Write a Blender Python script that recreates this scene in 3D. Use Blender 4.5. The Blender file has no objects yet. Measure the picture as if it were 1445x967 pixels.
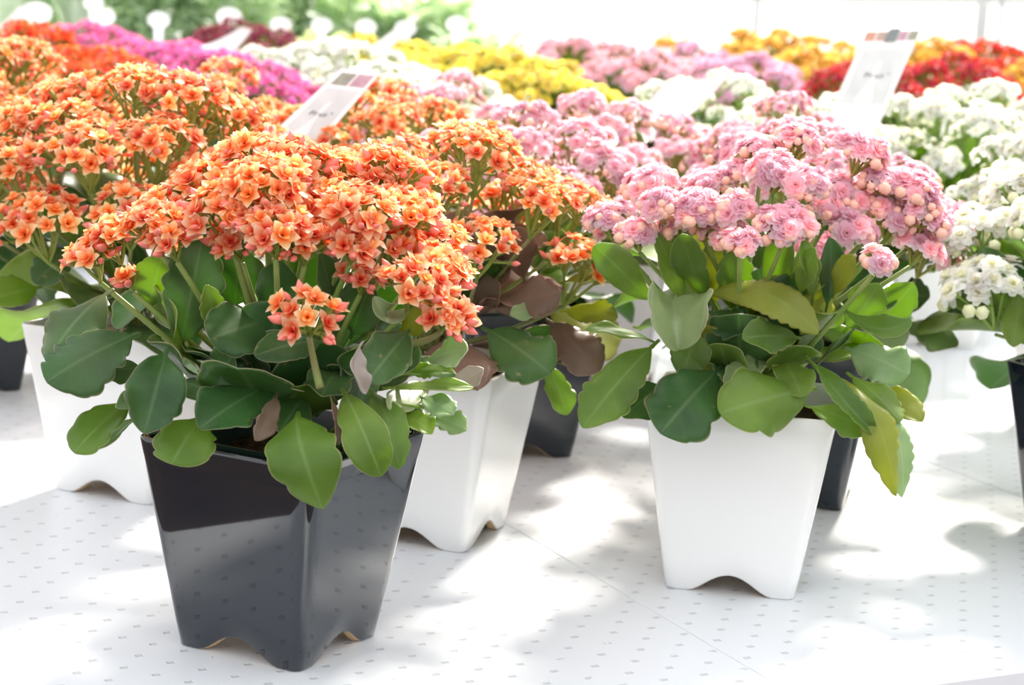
import bpy, math, random
from mathutils import Vector, Matrix, Quaternion
R = random.Random
V = Vector
sc = bpy.context.scene
COL = sc.collection
pi = math.pi

# ------------------------------------------------------------------ camera model (image taken as 1445 x 967)
FPX, PITCH, ROLL, CAMH = 2886.0, .1835, .0496, .4454
CAM = V((0, 0, CAMH))
FW = V((0, math.cos(PITCH), -math.sin(PITCH)))
_up = V((0, math.sin(PITCH), math.cos(PITCH))); _rt = V((1, 0, 0))
RT = math.cos(ROLL) * _rt + math.sin(ROLL) * _up
UP = -math.sin(ROLL) * _rt + math.cos(ROLL) * _up

def ray(px, py): return FW + RT * ((px - 722.5) / FPX) - UP * ((py - 483.5) / FPX)
def at_y(px, py, y):
    d = ray(px, py); return CAM + d * (y / d.y)
def at_z(px, py, z):
    d = ray(px, py); return CAM + d * ((z - CAMH) / d.z)

cam = bpy.data.cameras.new('camera')
cam.sensor_width = 23.6; cam.lens = FPX / 1445 * 23.6
cam.clip_start = .02; cam.clip_end = 100
cam.dof.use_dof = True; cam.dof.focus_distance = 1.31; cam.dof.aperture_fstop = 7.1
co = bpy.data.objects.new('camera', cam); COL.objects.link(co)
co.matrix_world = Matrix(((RT.x, UP.x, -FW.x, 0), (RT.y, UP.y, -FW.y, 0), (RT.z, UP.z, -FW.z, CAMH), (0, 0, 0, 1)))
sc.camera = co

# ------------------------------------------------------------------ materials
def newmat(name):
    m = bpy.data.materials.new(name); m.use_nodes = True
    nt = m.node_tree; nt.nodes.clear()
    return m, nt, nt.nodes, nt.links

def ramp(n, stops):
    r = n.new('ShaderNodeValToRGB'); e = r.color_ramp.elements
    while len(e) < len(stops): e.new(.5)
    for k, (p, c) in enumerate(stops):
        e[k].position = p; e[k].color = (*c, 1)
    return r

def hx(s):
    c = [int(s[i:i + 2], 16) / 255 for i in (0, 2, 4)]
    return tuple(x / 12.92 if x <= .04045 else ((x + .055) / 1.055) ** 2.4 for x in c)

def simple(name, col, rough=.5, spec=.5, coat=0, noise=None):
    m, nt, n, l = newmat(name)
    b = n.new('ShaderNodeBsdfPrincipled'); o = n.new('ShaderNodeOutputMaterial')
    b.inputs['Base Color'].default_value = (*col, 1); b.inputs['Roughness'].default_value = rough
    b.inputs['Specular IOR Level'].default_value = spec
    b.inputs['Coat Weight'].default_value = coat; b.inputs['Coat Roughness'].default_value = .03
    if noise:
        tc = n.new('ShaderNodeTexCoord'); nz = n.new('ShaderNodeTexNoise'); nz.inputs['Scale'].default_value = noise[0]
        l.new(tc.outputs['Object'], nz.inputs['Vector'])
        r = ramp(n, [(.3, col), (.7, noise[1])]); l.new(nz.outputs['Fac'], r.inputs['Fac']); l.new(r.outputs['Color'], b.inputs['Base Color'])
        if len(noise) > 2:
            bp = n.new('ShaderNodeBump'); bp.inputs['Strength'].default_value = noise[2]; bp.inputs['Distance'].default_value = .004
            l.new(nz.outputs['Fac'], bp.inputs['Height']); l.new(bp.outputs['Normal'], b.inputs['Normal'])
    l.new(b.outputs[0], o.inputs[0])
    return m

def leafmat(name, dark, mid, margin, trans, rib, tw=.35, rough=.33, spots=0.0, blush=.35):
    m, nt, n, l = newmat(name)
    o = n.new('ShaderNodeOutputMaterial'); b = n.new('ShaderNodeBsdfPrincipled'); t = n.new('ShaderNodeBsdfTranslucent'); mx = n.new('ShaderNodeMixShader')
    uv = n.new('ShaderNodeUVMap'); sp = n.new('ShaderNodeSeparateXYZ'); l.new(uv.outputs[0], sp.inputs[0])
    tc = n.new('ShaderNodeTexCoord')
    nz = n.new('ShaderNodeTexNoise'); nz.inputs['Scale'].default_value = 26; nz.inputs['Detail'].default_value = 3
    l.new(tc.outputs['Object'], nz.inputs['Vector'])
    r = ramp(n, [(.28, dark), (.72, mid)]); l.new(nz.outputs['Fac'], r.inputs['Fac'])
    def mth(op, a, b_=None, c=None):
        q = n.new('ShaderNodeMath'); q.operation = op
        for k, x in enumerate((a, b_, c)):
            if x is None: continue
            if isinstance(x, (int, float)): q.inputs[k].default_value = x
            else: l.new(x, q.inputs[k])
        return q.outputs[0]
    au = mth('ABSOLUTE', mth('MULTIPLY_ADD', sp.outputs[0], 2, -1))
    def mr(x, a, b_, c, d):
        q = n.new('ShaderNodeMapRange'); l.new(x, q.inputs[0])
        for k, v in enumerate((a, b_, c, d)): q.inputs[k + 1].default_value = v
        return q.outputs[0]
    def mixc(f, a, b_):
        q = n.new('ShaderNodeMix'); q.data_type = 'RGBA'; l.new(f, q.inputs['Factor'])
        for s, x in (('A', a), ('B', b_)):
            i = [k for k in q.inputs if k.name == s and k.type == 'RGBA'][0]
            if isinstance(x, tuple): i.default_value = (*x, 1)
            else: l.new(x, i)
        return [k for k in q.outputs if k.type == 'RGBA'][0]
    c = mixc(mr(au, .0, .09, .42, 0), r.outputs['Color'], rib)
    # veins branching off the midrib
    wv = n.new('ShaderNodeMath'); wv.operation = 'SINE'
    l.new(mth('MULTIPLY', mth('MULTIPLY_ADD', au, -.16, sp.outputs[1]), 44.0), wv.inputs[0])
    c = mixc(mr(wv.outputs[0], .8, 1, 0, .07), c, rib)
    c = mixc(mr(au, .95, .99, 0, .75), c, margin)
    n3 = n.new('ShaderNodeTexNoise'); n3.inputs['Scale'].default_value = 14; n3.inputs['Detail'].default_value = 1; l.new(tc.outputs['Object'], n3.inputs['Vector'])
    c = mixc(mr(n3.outputs['Fac'], .55, .75, 0, blush), c, hx('7c6a54'))
    if spots:
        n2 = n.new('ShaderNodeTexNoise'); n2.inputs['Scale'].default_value = 95; n2.inputs['Detail'].default_value = 1
        l.new(tc.outputs['Object'], n2.inputs['Vector'])
        c = mixc(mr(n2.outputs['Fac'], .74, .79, 0, spots), c, hx('b09a6a'))
    oi = n.new('ShaderNodeObjectInfo')
    hs = n.new('ShaderNodeHueSaturation'); l.new(c, hs.inputs['Color'])
    l.new(mr(oi.outputs['Random'], 0, 1, .78, 1.22), hs.inputs['Value']); l.new(mr(oi.outputs['Random'], 0, 1, .515, .488), hs.inputs['Hue'])
    l.new(hs.outputs[0], b.inputs['Base Color'])
    b.inputs['Roughness'].default_value = rough; b.inputs['Specular IOR Level'].default_value = .42
    bp = n.new('ShaderNodeBump'); bp.inputs['Strength'].default_value = .12; bp.inputs['Distance'].default_value = .003
    l.new(nz.outputs['Fac'], bp.inputs['Height']); l.new(bp.outputs[0], b.inputs['Normal'])
    t.inputs['Color'].default_value = (*trans, 1)
    mx.inputs[0].default_value = tw
    l.new(b.outputs[0], mx.inputs[1]); l.new(t.outputs[0], mx.inputs[2]); l.new(mx.outputs[0], o.inputs[0])
    return m

def petalmat(name, stops, tw=.5, rough=.5, var=.14):
    m, nt, n, l = newmat(name)
    o = n.new('ShaderNodeOutputMaterial'); b = n.new('ShaderNodeBsdfPrincipled'); t = n.new('ShaderNodeBsdfTranslucent'); mx = n.new('ShaderNodeMixShader')
    uv = n.new('ShaderNodeUVMap'); sp = n.new('ShaderNodeSeparateXYZ'); l.new(uv.outputs[0], sp.inputs[0])
    r = ramp(n, stops); l.new(sp.outputs[1], r.inputs['Fac'])
    # the other uv axis carries a random number per floret
    hs = n.new('ShaderNodeHueSaturation'); l.new(r.outputs['Color'], hs.inputs['Color'])
    mr = n.new('ShaderNodeMapRange'); l.new(sp.outputs[0], mr.inputs[0]); mr.inputs[3].default_value = 1 - var; mr.inputs[4].default_value = 1 + var
    l.new(mr.outputs[0], hs.inputs['Value'])
    m2 = n.new('ShaderNodeMapRange'); l.new(sp.outputs[0], m2.inputs[0]); m2.inputs[3].default_value = .5 - var * .12; m2.inputs[4].default_value = .5 + var * .12
    l.new(m2.outputs[0], hs.inputs['Hue'])
    l.new(hs.outputs[0], b.inputs['Base Color']); l.new(hs.outputs[0], t.inputs['Color'])
    b.inputs['Roughness'].default_value = rough; b.inputs['Specular IOR Level'].default_value = .25
    mx.inputs[0].default_value = tw
    l.new(b.outputs[0], mx.inputs[1]); l.new(t.outputs[0], mx.inputs[2]); l.new(mx.outputs[0], o.inputs[0])
    return m

LM = {
 'dark': leafmat('leaf_dark_green', hx('34522f'), hx('547a44'), hx('b8ac88'), hx('88b63c'), hx('86a072'), .33, .38, .55),
 'green': leafmat('leaf_green', hx('52692f'), hx('7f9648'), hx('c8be8c'), hx('bce04c'), hx('98b27c'), .42, .38, .3),
 'sage': leafmat('leaf_sage_green', hx('76885a'), hx('98a878'), hx('ded2b4'), hx('a8c860'), hx('a8ba90'), .3, .3),
 'light': leafmat('leaf_pale_green', hx('7d9c68'), hx('a3b98a'), hx('d6dcc0'), hx('a6d060'), hx('b4c89c'), .3, .42),
 'yellow': leafmat('leaf_yellow_green', hx('86933a'), hx('b2b650'), hx('a98a58'), hx('c4cc2c'), hx('b4bd6a'), .45, .4),
 'brown': leafmat('leaf_bronze', hx('6a5546'), hx('8a7462'), hx('b89078'), hx('8a6a24'), hx('86705c'), .25, .4),
 'silver': leafmat('leaf_silvery_pink', hx('a89890'), hx('c6bab2'), hx('efe6dc'), hx('b8b08a'), hx('d0c6bc'), .2, .35),
}
M_stem = simple('stem_green', hx('7c9a4c'), .5, .3, noise=(40, hx('93a05c')))
M_stem2 = simple('stem_brownish', hx('8d7d5a'), .5, .3, noise=(40, hx('7d9450')))
FLOW = {}  # far-row kinds have veiling glare mixed in as paler petals
def kind(name, petal, bud, double, calyx='8a9a48', tw=.5):
    FLOW[name] = dict(petal=petalmat(name + '_petal', petal, tw), bud=simple(name + '_bud', hx(bud), .45, .3), calyx=simple(name + '_calyx', hx(calyx), .55, .3), double=double)
kind('orange', [(0, hx('ea4a1e')), (.26, hx('f97c40')), (.52, hx('ffae72')), (.78, hx('ffd3a2')), (1, hx('fff0d6'))], 'f28a7c', 0)  # truly lighter tips, paled further with sun bleaching put into the petal colour
kind('scarlet_orange', [(0, hx('ea4a1e')), (.5, hx('fc703a')), (1, hx('ff9860'))], 'e2502a', 0)
kind('pink', [(0, hx('fdd0ac')), (.22, hx('fdc8d0')), (.65, hx('fed4e0')), (1, hx('ffeaf0'))], 'f6c0ac', 1, '9aa050', .62)
kind('white', [(0, hx('c9d05a')), (.25, hx('f4f2d2')), (.6, hx('fbfaf4')), (1, hx('ffffff'))], 'dfe2b8', 1, '8aa850', .6)
kind('yellow', [(0, hx('ecd430')), (.5, hx('fdea50')), (1, hx('fff598'))], 'e4d040', 1, '8aa040')
kind('magenta', [(0, hx('e85aa4')), (.5, hx('f47cc0')), (1, hx('fca8da'))], 'd8487c', 0)
kind('orchid', [(0, hx('e4aabc')), (.5, hx('f2c0da')), (1, hx('fad6ea'))], 'd898a8', 1)
kind('pale_pink', [(0, hx('f0b0ae')), (.5, hx('f8c2cf')), (1, hx('fedbe4'))], 'e0a098', 1)
kind('red', [(0, hx('a00c1c')), (.5, hx('cc2430')), (1, hx('e44c50'))], 'a01420', 0)
kind('orange_red', [(0, hx('d43018')), (.5, hx('ee5030')), (1, hx('fa7858'))], 'c83818', 0)
kind('amber', [(0, hx('f4a828')), (.5, hx('fdc848')), (1, hx('ffe07c'))], 'e8a030', 1)
kind('maroon', [(0, hx('70203a')), (.5, hx('94304e')), (1, hx('ae5068'))], '80303c', 0)
M_black = simple('black_glaze', (.008, .013, .021), .045, .5, coat=.6)  # bluish base stands in for the tint of sky reflections
M_white = simple('white_glaze', hx('ebebea'), .16, .5, coat=.25)
M_rawclay = simple('unglazed_foot_clay', hx('c2a27a'), .7)
M_nursery = simple('dark_green_plastic', hx('1c2e28'), .3)
M_soil = simple('potting_soil', hx('241a12'), .95, .1, noise=(160, hx('4a3a28'), 1.0))

# ------------------------------------------------------------------ mesh builder
class MB:
    def __init__(s): s.v = []; s.f = []; s.uv = []; s.m = []
    def vert(s, p, uv=(0, 0)):
        s.v.append(tuple(p)); s.uv.append(uv); return len(s.v) - 1
    def face(s, ids, mi=0): s.f.append(tuple(ids)); s.m.append(mi)
    def add(s, o, M=None, ushift=None):
        b = len(s.v)
        if M is None: s.v += o.v
        else: s.v += [tuple(M @ V(p)) for p in o.v]
        s.uv += o.uv if ushift is None else [(ushift, q[1]) for q in o.uv]
        s.f += [tuple(i + b for i in f) for f in o.f]; s.m += o.m
    def grid(s, P, UV, mi=0, closed=False):
        """P[i][j] rows of points"""
        ids = [[s.vert(p, uv) for p, uv in zip(r, ur)] for r, ur in zip(P, UV)]
        n = len(ids[0])
        for i in range(len(ids) - 1):
            for j in range(n if closed else n - 1):
                k = (j + 1) % n
                s.face((ids[i][j], ids[i][k], ids[i + 1][k], ids[i + 1][j]), mi)
        return ids
    def tube(s, pts, rads, seg=6, mi=0, cap=True):
        pts = [V(p) for p in pts]; rows = []; prev = None
        for i, p in enumerate(pts):
            t = (pts[min(i + 1, len(pts) - 1)] - pts[max(i - 1, 0)])
            t = t.normalized() if t.length > 1e-9 else V((0, 0, 1))
            a = prev if prev is not None else (V((1, 0, 0)) if abs(t.x) < .8 else V((0, 1, 0)))
            a = (a - t * a.dot(t)).normalized(); b = t.cross(a); prev = a
            r = rads[i] if isinstance(rads, (list, tuple)) else rads
            rows.append([p + (a * math.cos(2 * pi * k / seg) + b * math.sin(2 * pi * k / seg)) * r for k in range(seg)])
        ids = s.grid(rows, [[(.5, .5)] * seg for _ in rows], mi, True)
        if cap:
            s.face(list(reversed(ids[0])), mi); s.face(ids[-1], mi)
    def mesh(s, name, mats, sharp=None):
        me = bpy.data.meshes.new(name)
        me.from_pydata(s.v, [], s.f)
        for m in mats: me.materials.append(m)
        me.polygons.foreach_set('material_index', s.m)
        me.polygons.foreach_set('use_smooth', [True] * len(s.f))
        ul = me.uv_layers.new(name='UVMap')
        idx = [0] * len(me.loops); me.loops.foreach_get('vertex_index', idx)
        flat = []
        for i in idx: flat += s.uv[i]
        ul.data.foreach_set('uv', flat)
        if sharp: me.set_sharp_from_angle(angle=math.radians(sharp))
        me.update()
        return me

def obj(name, me, parent=None, loc=None, mat=None):
    o = bpy.data.objects.new(name, me); COL.objects.link(o)
    if parent: o.parent = parent
    if loc is not None: o.location = loc
    if mat is not None: o.matrix_local = mat
    return o
def tag(o, label, cat, group=None, kind=None):
    o['label'] = label; o['category'] = cat
    if group: o['group'] = group
    if kind: o['kind'] = kind
    return o
def empty(name, loc, rz=0, label=None, cat=None, group=None):
    o = bpy.data.objects.new(name, None); COL.objects.link(o); o.empty_display_size = .05
    o.location = loc; o.rotation_euler = (0, 0, rz)
    if label: tag(o, label, cat, group)
    return o
def struct(name, me):
    o = obj(name, me); o['kind'] = 'structure'; return o
def box(mb, lo, hi, mi=0, M=None):
    ps = [V((x, y, z)) for z in (lo[2], hi[2]) for y in (lo[1], hi[1]) for x in (lo[0], hi[0])]
    if M is not None: ps = [M @ p for p in ps]
    i = [mb.vert(p) for p in ps]
    for f in ((0, 2, 3, 1), (4, 5, 7, 6), (0, 1, 5, 4), (2, 6, 7, 3), (0, 4, 6, 2), (1, 3, 7, 5)): mb.face([i[k] for k in f], mi)

def bez(a, b, c, t): return a * (1 - t) ** 2 + b * 2 * t * (1 - t) + c * t * t

# ------------------------------------------------------------------ leaf
def leaf_mb(p0, p1, p2, width, nrm, cup=.15, fold=0.0, scal=6, amp=.07, seed=0, twist=0.0, wave=.12, thick=.0011, nv=30, nu=8, full=.62, mb=None, petiole=.10):
    """obovate scalloped succulent leaf along the bezier p0 p1 p2, upper face towards nrm"""
    rnd = R(seed); p0, p1, p2 = V(p0), V(p1), V(p2); nrm = V(nrm).normalized()
    top, bot, uvs = [], [], []
    ph = rnd.random() * 6.28; wob = [rnd.uniform(-1, 1) for _ in range(6)]; wf = rnd.choice((2, 3, 3.5)); ph2 = rnd.random() * 6.28
    for i in range(nv + 1):
        s_ = i / nv
        t = 1 - (1 - s_) ** 1.25 if s_ < 1 else 1
        c = bez(p0, p1, p2, t)
        T = ((p1 - p0) * (1 - t) + (p2 - p1) * t)
        T = T.normalized() if T.length > 1e-6 else (p2 - p0).normalized()
        S = T.cross(nrm)
        S = S.normalized() if S.length > 1e-4 else T.orthogonal().normalized()
        N = S.cross(T)
        if twist:
            q = Quaternion(T, twist * t); S = q @ S; N = q @ N
        # outline
        if t < petiole: w = .07 + .03 * t / petiole
        else:
            x = (t - petiole) / (1 - petiole)
            a = full
            w = (x / a) if x < a else (1 - x) / (1 - a)
            w = max(0, w)
            w = math.sin(w * pi / 2) ** (.75 if x < a else .62)
            w = max(w, .07 * (1 - x))
        hw = width / 2 * w
        row, rb, ru = [], [], []
        for j in range(nu + 1):
            u = -1 + 2 * j / nu
            k0 = 0 if u > 0 else 3
            sc_ = 1 + .07 * (wob[k0] * math.sin(2.2 * pi * t + wob[k0 + 1] * 3) + .5 * wob[k0 + 2] * math.sin(5 * pi * t))
            if t > .22:
                lob = abs(math.sin((scal * 1.15 + 1) * pi * t + ph * (1 if u > 0 else 1.7))) ** .85
                sc_ += (amp * 2.0 + .095) * (.6 + .4 * math.sin(7 * t + wob[k0] * 6)) * (lob - .75) * abs(u) ** 5 * min(1, (t - .22) * 6) * min(1, (1 - t) * 14)
            lat = u * hw * sc_
            h = cup * hw * u * u + fold * hw * abs(u) + wave * width * math.sin(wf * 2 * pi * t * .5 + ph2 + (1.3 if u > 0 else 0)) * abs(u) ** 2 * w
            p = c + S * lat + N * h
            th = thick * (.35 if abs(u) > .99 else 1) * (1.6 if abs(u) < .2 else 1)
            row.append(p + N * th * .5); rb.append(p - N * th * .5); ru.append(((u + 1) / 2, t))
        top.append(row); bot.append(rb); uvs.append(ru)
    mb = mb or MB()
    a = mb.grid(top, uvs)
    b = mb.grid([list(reversed(r)) for r in bot], [list(reversed(r)) for r in uvs])
    for i in range(nv):
        mb.face((a[i][0], a[i + 1][0], b[i + 1][-1], b[i][-1])); mb.face((a[i + 1][-1], a[i][-1], b[i][0], b[i + 1][0]))
    n0 = len(a[0])
    for i, flip in ((0, 1), (nv, 0)):
        for j in range(n0 - 1):
            q = (a[i][j], a[i][j + 1], b[i][n0 - 2 - j], b[i][n0 - 1 - j])
            mb.face(q if not flip else q[::-1])
    return mb

# ------------------------------------------------------------------ florets
def petal(mb, L, W, elev, az, z0=0, r0=0.0, curl=0.0, pt=.5, nl=4, ru=0.5, v0=.0, v1=1.0):
    """one petal from the centre outwards; pt: 1 pointed, 0 round"""
    P, U = [], []
    for i in range(nl + 1):
        t = i / nl
        e = elev - curl * t
        r = r0 + L * t * math.cos(elev - curl * t * .5); z = z0 + L * t * math.sin(elev - curl * t * .5)
        w = W / 2 * (math.sin(pi * min(1, .12 + .88 * t) ** (1.15)) ** .8 if pt < .5 else math.sin(pi * (.1 + .9 * t) ** .9) ** .9)
        if pt < .5 and t == 1: w = W * .22
        if i == 0: w = max(w, W * .15)
        row, u = [], []
        for s in (-1, 0, 1):
            x, y = r, s * w
            zz = z + abs(s) * w * .22
            row.append((x * math.cos(az) - y * math.sin(az), x * math.sin(az) + y * math.cos(az), zz)); u.append((ru, v0 + (v1 - v0) * t))
        P.append(row); U.append(u)
    mb.grid(P, U, 0)

def floret(kind, seed, size=1.0, lod=0):
    """open flower facing +z, materials: 0 petal, 1 bud, 2 calyx"""
    rnd = R(seed); mb = MB(); ru = rnd.random()
    dbl = FLOW[kind]['double']; nl = 4 if lod == 0 else 2
    if not dbl:
        a0 = rnd.random() * 6.28
        for k in range(5):
            petal(mb, .0098 * rnd.uniform(.9, 1.08), .0072, math.radians(rnd.uniform(12, 36)), a0 + k * 2 * pi / 5 + rnd.uniform(-.15, .15), 0, .0008, math.radians(rnd.uniform(-5, 28)), 1, nl, ru, .12, 1)
        for k in range(4):
            petal(mb, .0066 * rnd.uniform(.85, 1.1), .0052, math.radians(rnd.uniform(46, 68)), a0 + .6 + k * pi / 2 + rnd.uniform(-.2, .2), .0006, .0006, math.radians(20), 1, max(2, nl - 1), ru, 0, .8)
        mb.tube([(0, 0, -.0085), (0, 0, -.004), (0, 0, .0008)], [.0011, .0016, .0012], 5, 2, False)
    else:
        rings = [(7, .0098, .0088, 4, 30), (6, .0078, .0078, 24, 30), (5, .0056, .0062, 46, 25), (4, .0036, .0046, 66, 10)] if lod == 0 else [(6, .0098, .010, 8, 25), (5, .0066, .0078, 36, 25), (3, .004, .005, 62, 0)]
        for q, (n, L, W, e, c) in enumerate(rings):
            a0 = rnd.random() * 6.28
            for k in range(n):
                petal(mb, L * rnd.uniform(.9, 1.08), W * rnd.uniform(.9, 1.1), math.radians(e + rnd.uniform(-8, 8)), a0 + k * 2 * pi / n + rnd.uniform(-.15, .15), .0007 * q, .0006, math.radians(c + rnd.uniform(-8, 8)), 0, nl, ru, .5 - .12 * q, 1 - .16 * q)
        mb.tube([(0, 0, -.006), (0, 0, -.003), (0, 0, .0006)], [.001, .0024, .002], 5, 2, False)
    if size != 1: mb.v = [tuple(c * size for c in p) for p in mb.v]
    return mb

def bud(kind, seed, lod=0):
    rnd = R(seed); mb = MB()
    if FLOW[kind]['double']:
        r = .0041 * rnd.uniform(.75, 1.12); z = 0; prof = [(-.9, .25), (-.6, .8), (0, 1), (.55, .85), (.95, .2)]
        L = r
    else:
        r = .0026 * rnd.uniform(.8, 1.15); L = r * 2.1; prof = [(-.9, .35), (-.5, .8), (0, 1), (.5, .72), (1.05, .08)]
    s = 6 if lod == 0 else 5
    rows = [[(r * q * math.cos(2 * pi * k / s), r * q * math.sin(2 * pi * k / s), L * h) for k in range(s)] for h, q in prof]
    ids = mb.grid(rows, [[(.5, .5)] * s for _ in rows], 1, True)
    mb.face(ids[-1], 1); mb.face(ids[0][::-1], 1)
    mb.tube([(0, 0, -L - .002), (0, 0, -L * .55)], [.0008, r * .95], 5, 2, False)
    return mb

def face_to(d, roll=0.0):
    d = V(d).normalized()
    return d.to_track_quat('Z', 'Y').to_matrix().to_4x4() @ Matrix.Rotation(roll, 4, 'Z')

FL_CACHE = {}
def fl(kind, k, lod, b=False):
    key = (kind, k, lod, b)
    if key not in FL_CACHE: FL_CACHE[key] = bud(kind, k * 7 + 1, lod) if b else floret(kind, k * 13 + 5, 1, lod)
    return FL_CACHE[key]

def cluster_layout(kind, seed, Rc, n, nb, flat=.62, maxpol=80):
    """transforms of the florets and buds on a dome of radius Rc about the origin"""
    rnd = R(seed); fls, bds = [], []
    for k in range(n):
        cz = 1 - (1 - math.cos(math.radians(maxpol))) * (k + .5) / n
        pol = math.acos(cz) + rnd.uniform(-.1, .1); az = k * 2.39996 + rnd.uniform(-.3, .3)
        d = V((math.sin(pol) * math.cos(az), math.sin(pol) * math.sin(az), math.cos(pol)))
        p = V((d.x * Rc, d.y * Rc, d.z * Rc * flat)) * rnd.uniform(.76, 1.08)
        o = V((d.x * .8, d.y * .8, d.z + .4)) + V((rnd.uniform(-.38, .38), rnd.uniform(-.38, .38), rnd.uniform(-.1, .25)))
        fls.append(Matrix.Translation(p) @ face_to(o, rnd.random() * 6.28) @ Matrix.Scale(rnd.uniform(.78, 1.06), 4))
    for k in range(nb):
        pol = math.radians(rnd.uniform(30, 108) if rnd.random() < .4 else rnd.uniform(72, 108)); az = rnd.random() * 6.28
        d = V((math.sin(pol) * math.cos(az), math.sin(pol) * math.sin(az), math.cos(pol)))
        p = V((d.x * Rc, d.y * Rc, d.z * Rc * flat)) * rnd.uniform(.92, 1.1)
        bds.append(Matrix.Translation(p) @ face_to(V((d.x, d.y, d.z + .5)), 0))
    return fls, bds

def cluster_mb(kind, seed, Rc, n, nb, lod=0, skip=False, flat=.62):
    fls, bds = cluster_layout(kind, seed, Rc, n, nb, flat); rnd = R(seed + 99); mb = MB()
    base = V((0, 0, -Rc * 1.05))
    # forked stalks below the flowers
    nodes = []
    for k in range(5):
        a = k * 2 * pi / 5 + rnd.random() * .5
        nd = V((math.cos(a) * Rc * .42, math.sin(a) * Rc * .42, -Rc * .28)); nodes.append(nd)
        mb.tube([base, base.lerp(nd, .55) + V((0, 0, -Rc * .06)), nd], [.0013, .0012, .001], 5, 2, False)
    nodes.append(V((0, 0, -Rc * .1))); mb.tube([base, nodes[-1]], [.0014, .001], 5, 2, False)
    off = .008
    for M in fls + bds:
        q = M @ V((0, 0, -off if not FLOW[kind]['double'] else -.005)); nd = min(nodes, key=lambda x: (x - q).length)
        mb.tube([nd, q], [.0008, .0008], 4 if lod == 0 else 3, 2, False)
    for M in bds: mb.add(fl(kind, rnd.randrange(4), lod, True), M)
    if not skip:
        for M in fls: mb.add(fl(kind, rnd.randrange(6), lod), M, rnd.random())
    return mb, fls
def kmats(kind): return [FLOW[kind]['petal'], FLOW[kind]['bud'], FLOW[kind]['calyx']]

# ------------------------------------------------------------------ pot
HT, TS, BS = .14, .0685, .0475
def sq_loop(h, r, ns=18, nc=5):
    pts = []
    for q in range(4):
        a0 = q * pi / 2
        side = [(h, -(h - r) + 2 * (h - r) * k / ns) for k in range(ns)]
        arc = [(h - r + r * math.cos(t), h - r + r * math.sin(t)) for t in [pi / 2 * k / nc for k in range(nc)]]
        for x, y in side + arc:
            pts.append((x * math.cos(a0) - y * math.sin(a0), x * math.sin(a0) + y * math.cos(a0), q, y))
    return pts
def arch(u):
    u = abs(u) / .66
    return .0145 * (.5 * (1 + math.cos(pi * u))) ** .8 if u < 1 else 0
def pot_mesh(name, mat):
    mb = MB()
    def hs(z): return BS + (TS - BS) * z / HT
    def row(zf, inset=0.0, r=.0075, arched=None):
        out = []
        for (x, y, q, lat), (bx, by, bq, bl) in zip(sq_loop(1, .14), sq_loop(BS, .14 * BS)):
            za = arch(lat)
            z = arched(za) if arched else zf
            h = hs(z) - inset
            out.append((x * h, y * h, z))
        return out
    rows = []
    # underside ring, foot edge, outer wall, lip, inner wall
    rows.append(row(0, .007, arched=lambda a: a + .0005))
    rows.append(row(0, .0045, arched=lambda a: a))
    rows.append(row(0, .0012, arched=lambda a: a + .0001))
    rows.append(row(0, .0002, arched=lambda a: a + .0012))
    for k in range(1, 9): rows.append(row(0, 0, arched=lambda a, k=k: a + .0012 + (HT - .0024 - a) * (k / 8)))
    rows.append(row(HT - .0002, .0006)); rows.append(row(HT, .0018)); rows.append(row(HT - .0002, .0034)); rows.append(row(HT - .0015, .0042))
    rows.append(row(.09, .0045)); rows.append(row(.03, .006))
    n = len(rows[0])
    ids = mb.grid(rows, [[(0, 0)] * n for _ in rows], 0, True)
    mb.face(ids[-1], 0)
    for fi, f in enumerate(mb.f):
        if fi < n * 2: mb.m[fi] = 1
    # hidden floor of the pot
    lo = row(.022, .005); up = row(.026, .005)
    i1 = [mb.vert(p) for p in lo]; mb.face(i1[::-1], 1)
    c1 = [mb.vert(p) for p in rows[0]]
    for j in range(n): mb.face((c1[j], i1[j], i1[(j + 1) % n], c1[(j + 1) % n])[::-1], 1)
    return mb.mesh(name, [mat, M_rawclay], 50)
def flat_sq(h, z, mat, name, bump=0):
    mb = MB(); rnd = R(3); n = 14; P = []
    for i in range(n + 1):
        P.append([(-h + 2 * h * j / n, -h + 2 * h * i / n, z + rnd.uniform(-bump, bump)) for j in range(n + 1)])
    mb.grid(P, [[(0, 0)] * (n + 1)] * (n + 1)); return mb.mesh(name, [mat])
ME_pot = {'black': pot_mesh('pot_black', M_black), 'white': pot_mesh('pot_white', M_white)}
ME_soil = flat_sq(.0605, .121, M_soil, 'soil', .004)
def nursery_mesh():
    mb = MB(); rows = []
    for h, z in ((.043, .03), (.0618, .1395), (.0628, .1425), (.0612, .1425), (.0605, .138), (.057, .115)):
        rows.append([(x * h, y * h, z) for x, y, q, l in sq_loop(1, .3)])
    n = len(rows[0]); mb.grid(rows, [[(0, 0)] * n for _ in rows], 0, True)
    return mb.mesh('inner_pot', [M_nursery], 40)
ME_inner = nursery_mesh()

def add_pot(root, col, rz, inner=False):
    p = obj('pot', ME_pot[col], root); p.rotation_euler = (0, 0, rz)
    s = obj('soil', ME_soil, root); s.rotation_euler = (0, 0, rz)
    if inner:
        q = obj('inner_pot', ME_inner, root); q.rotation_euler = (0, 0, rz); q['label'] = 'dark green plastic nursery pot'
    return p

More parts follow.
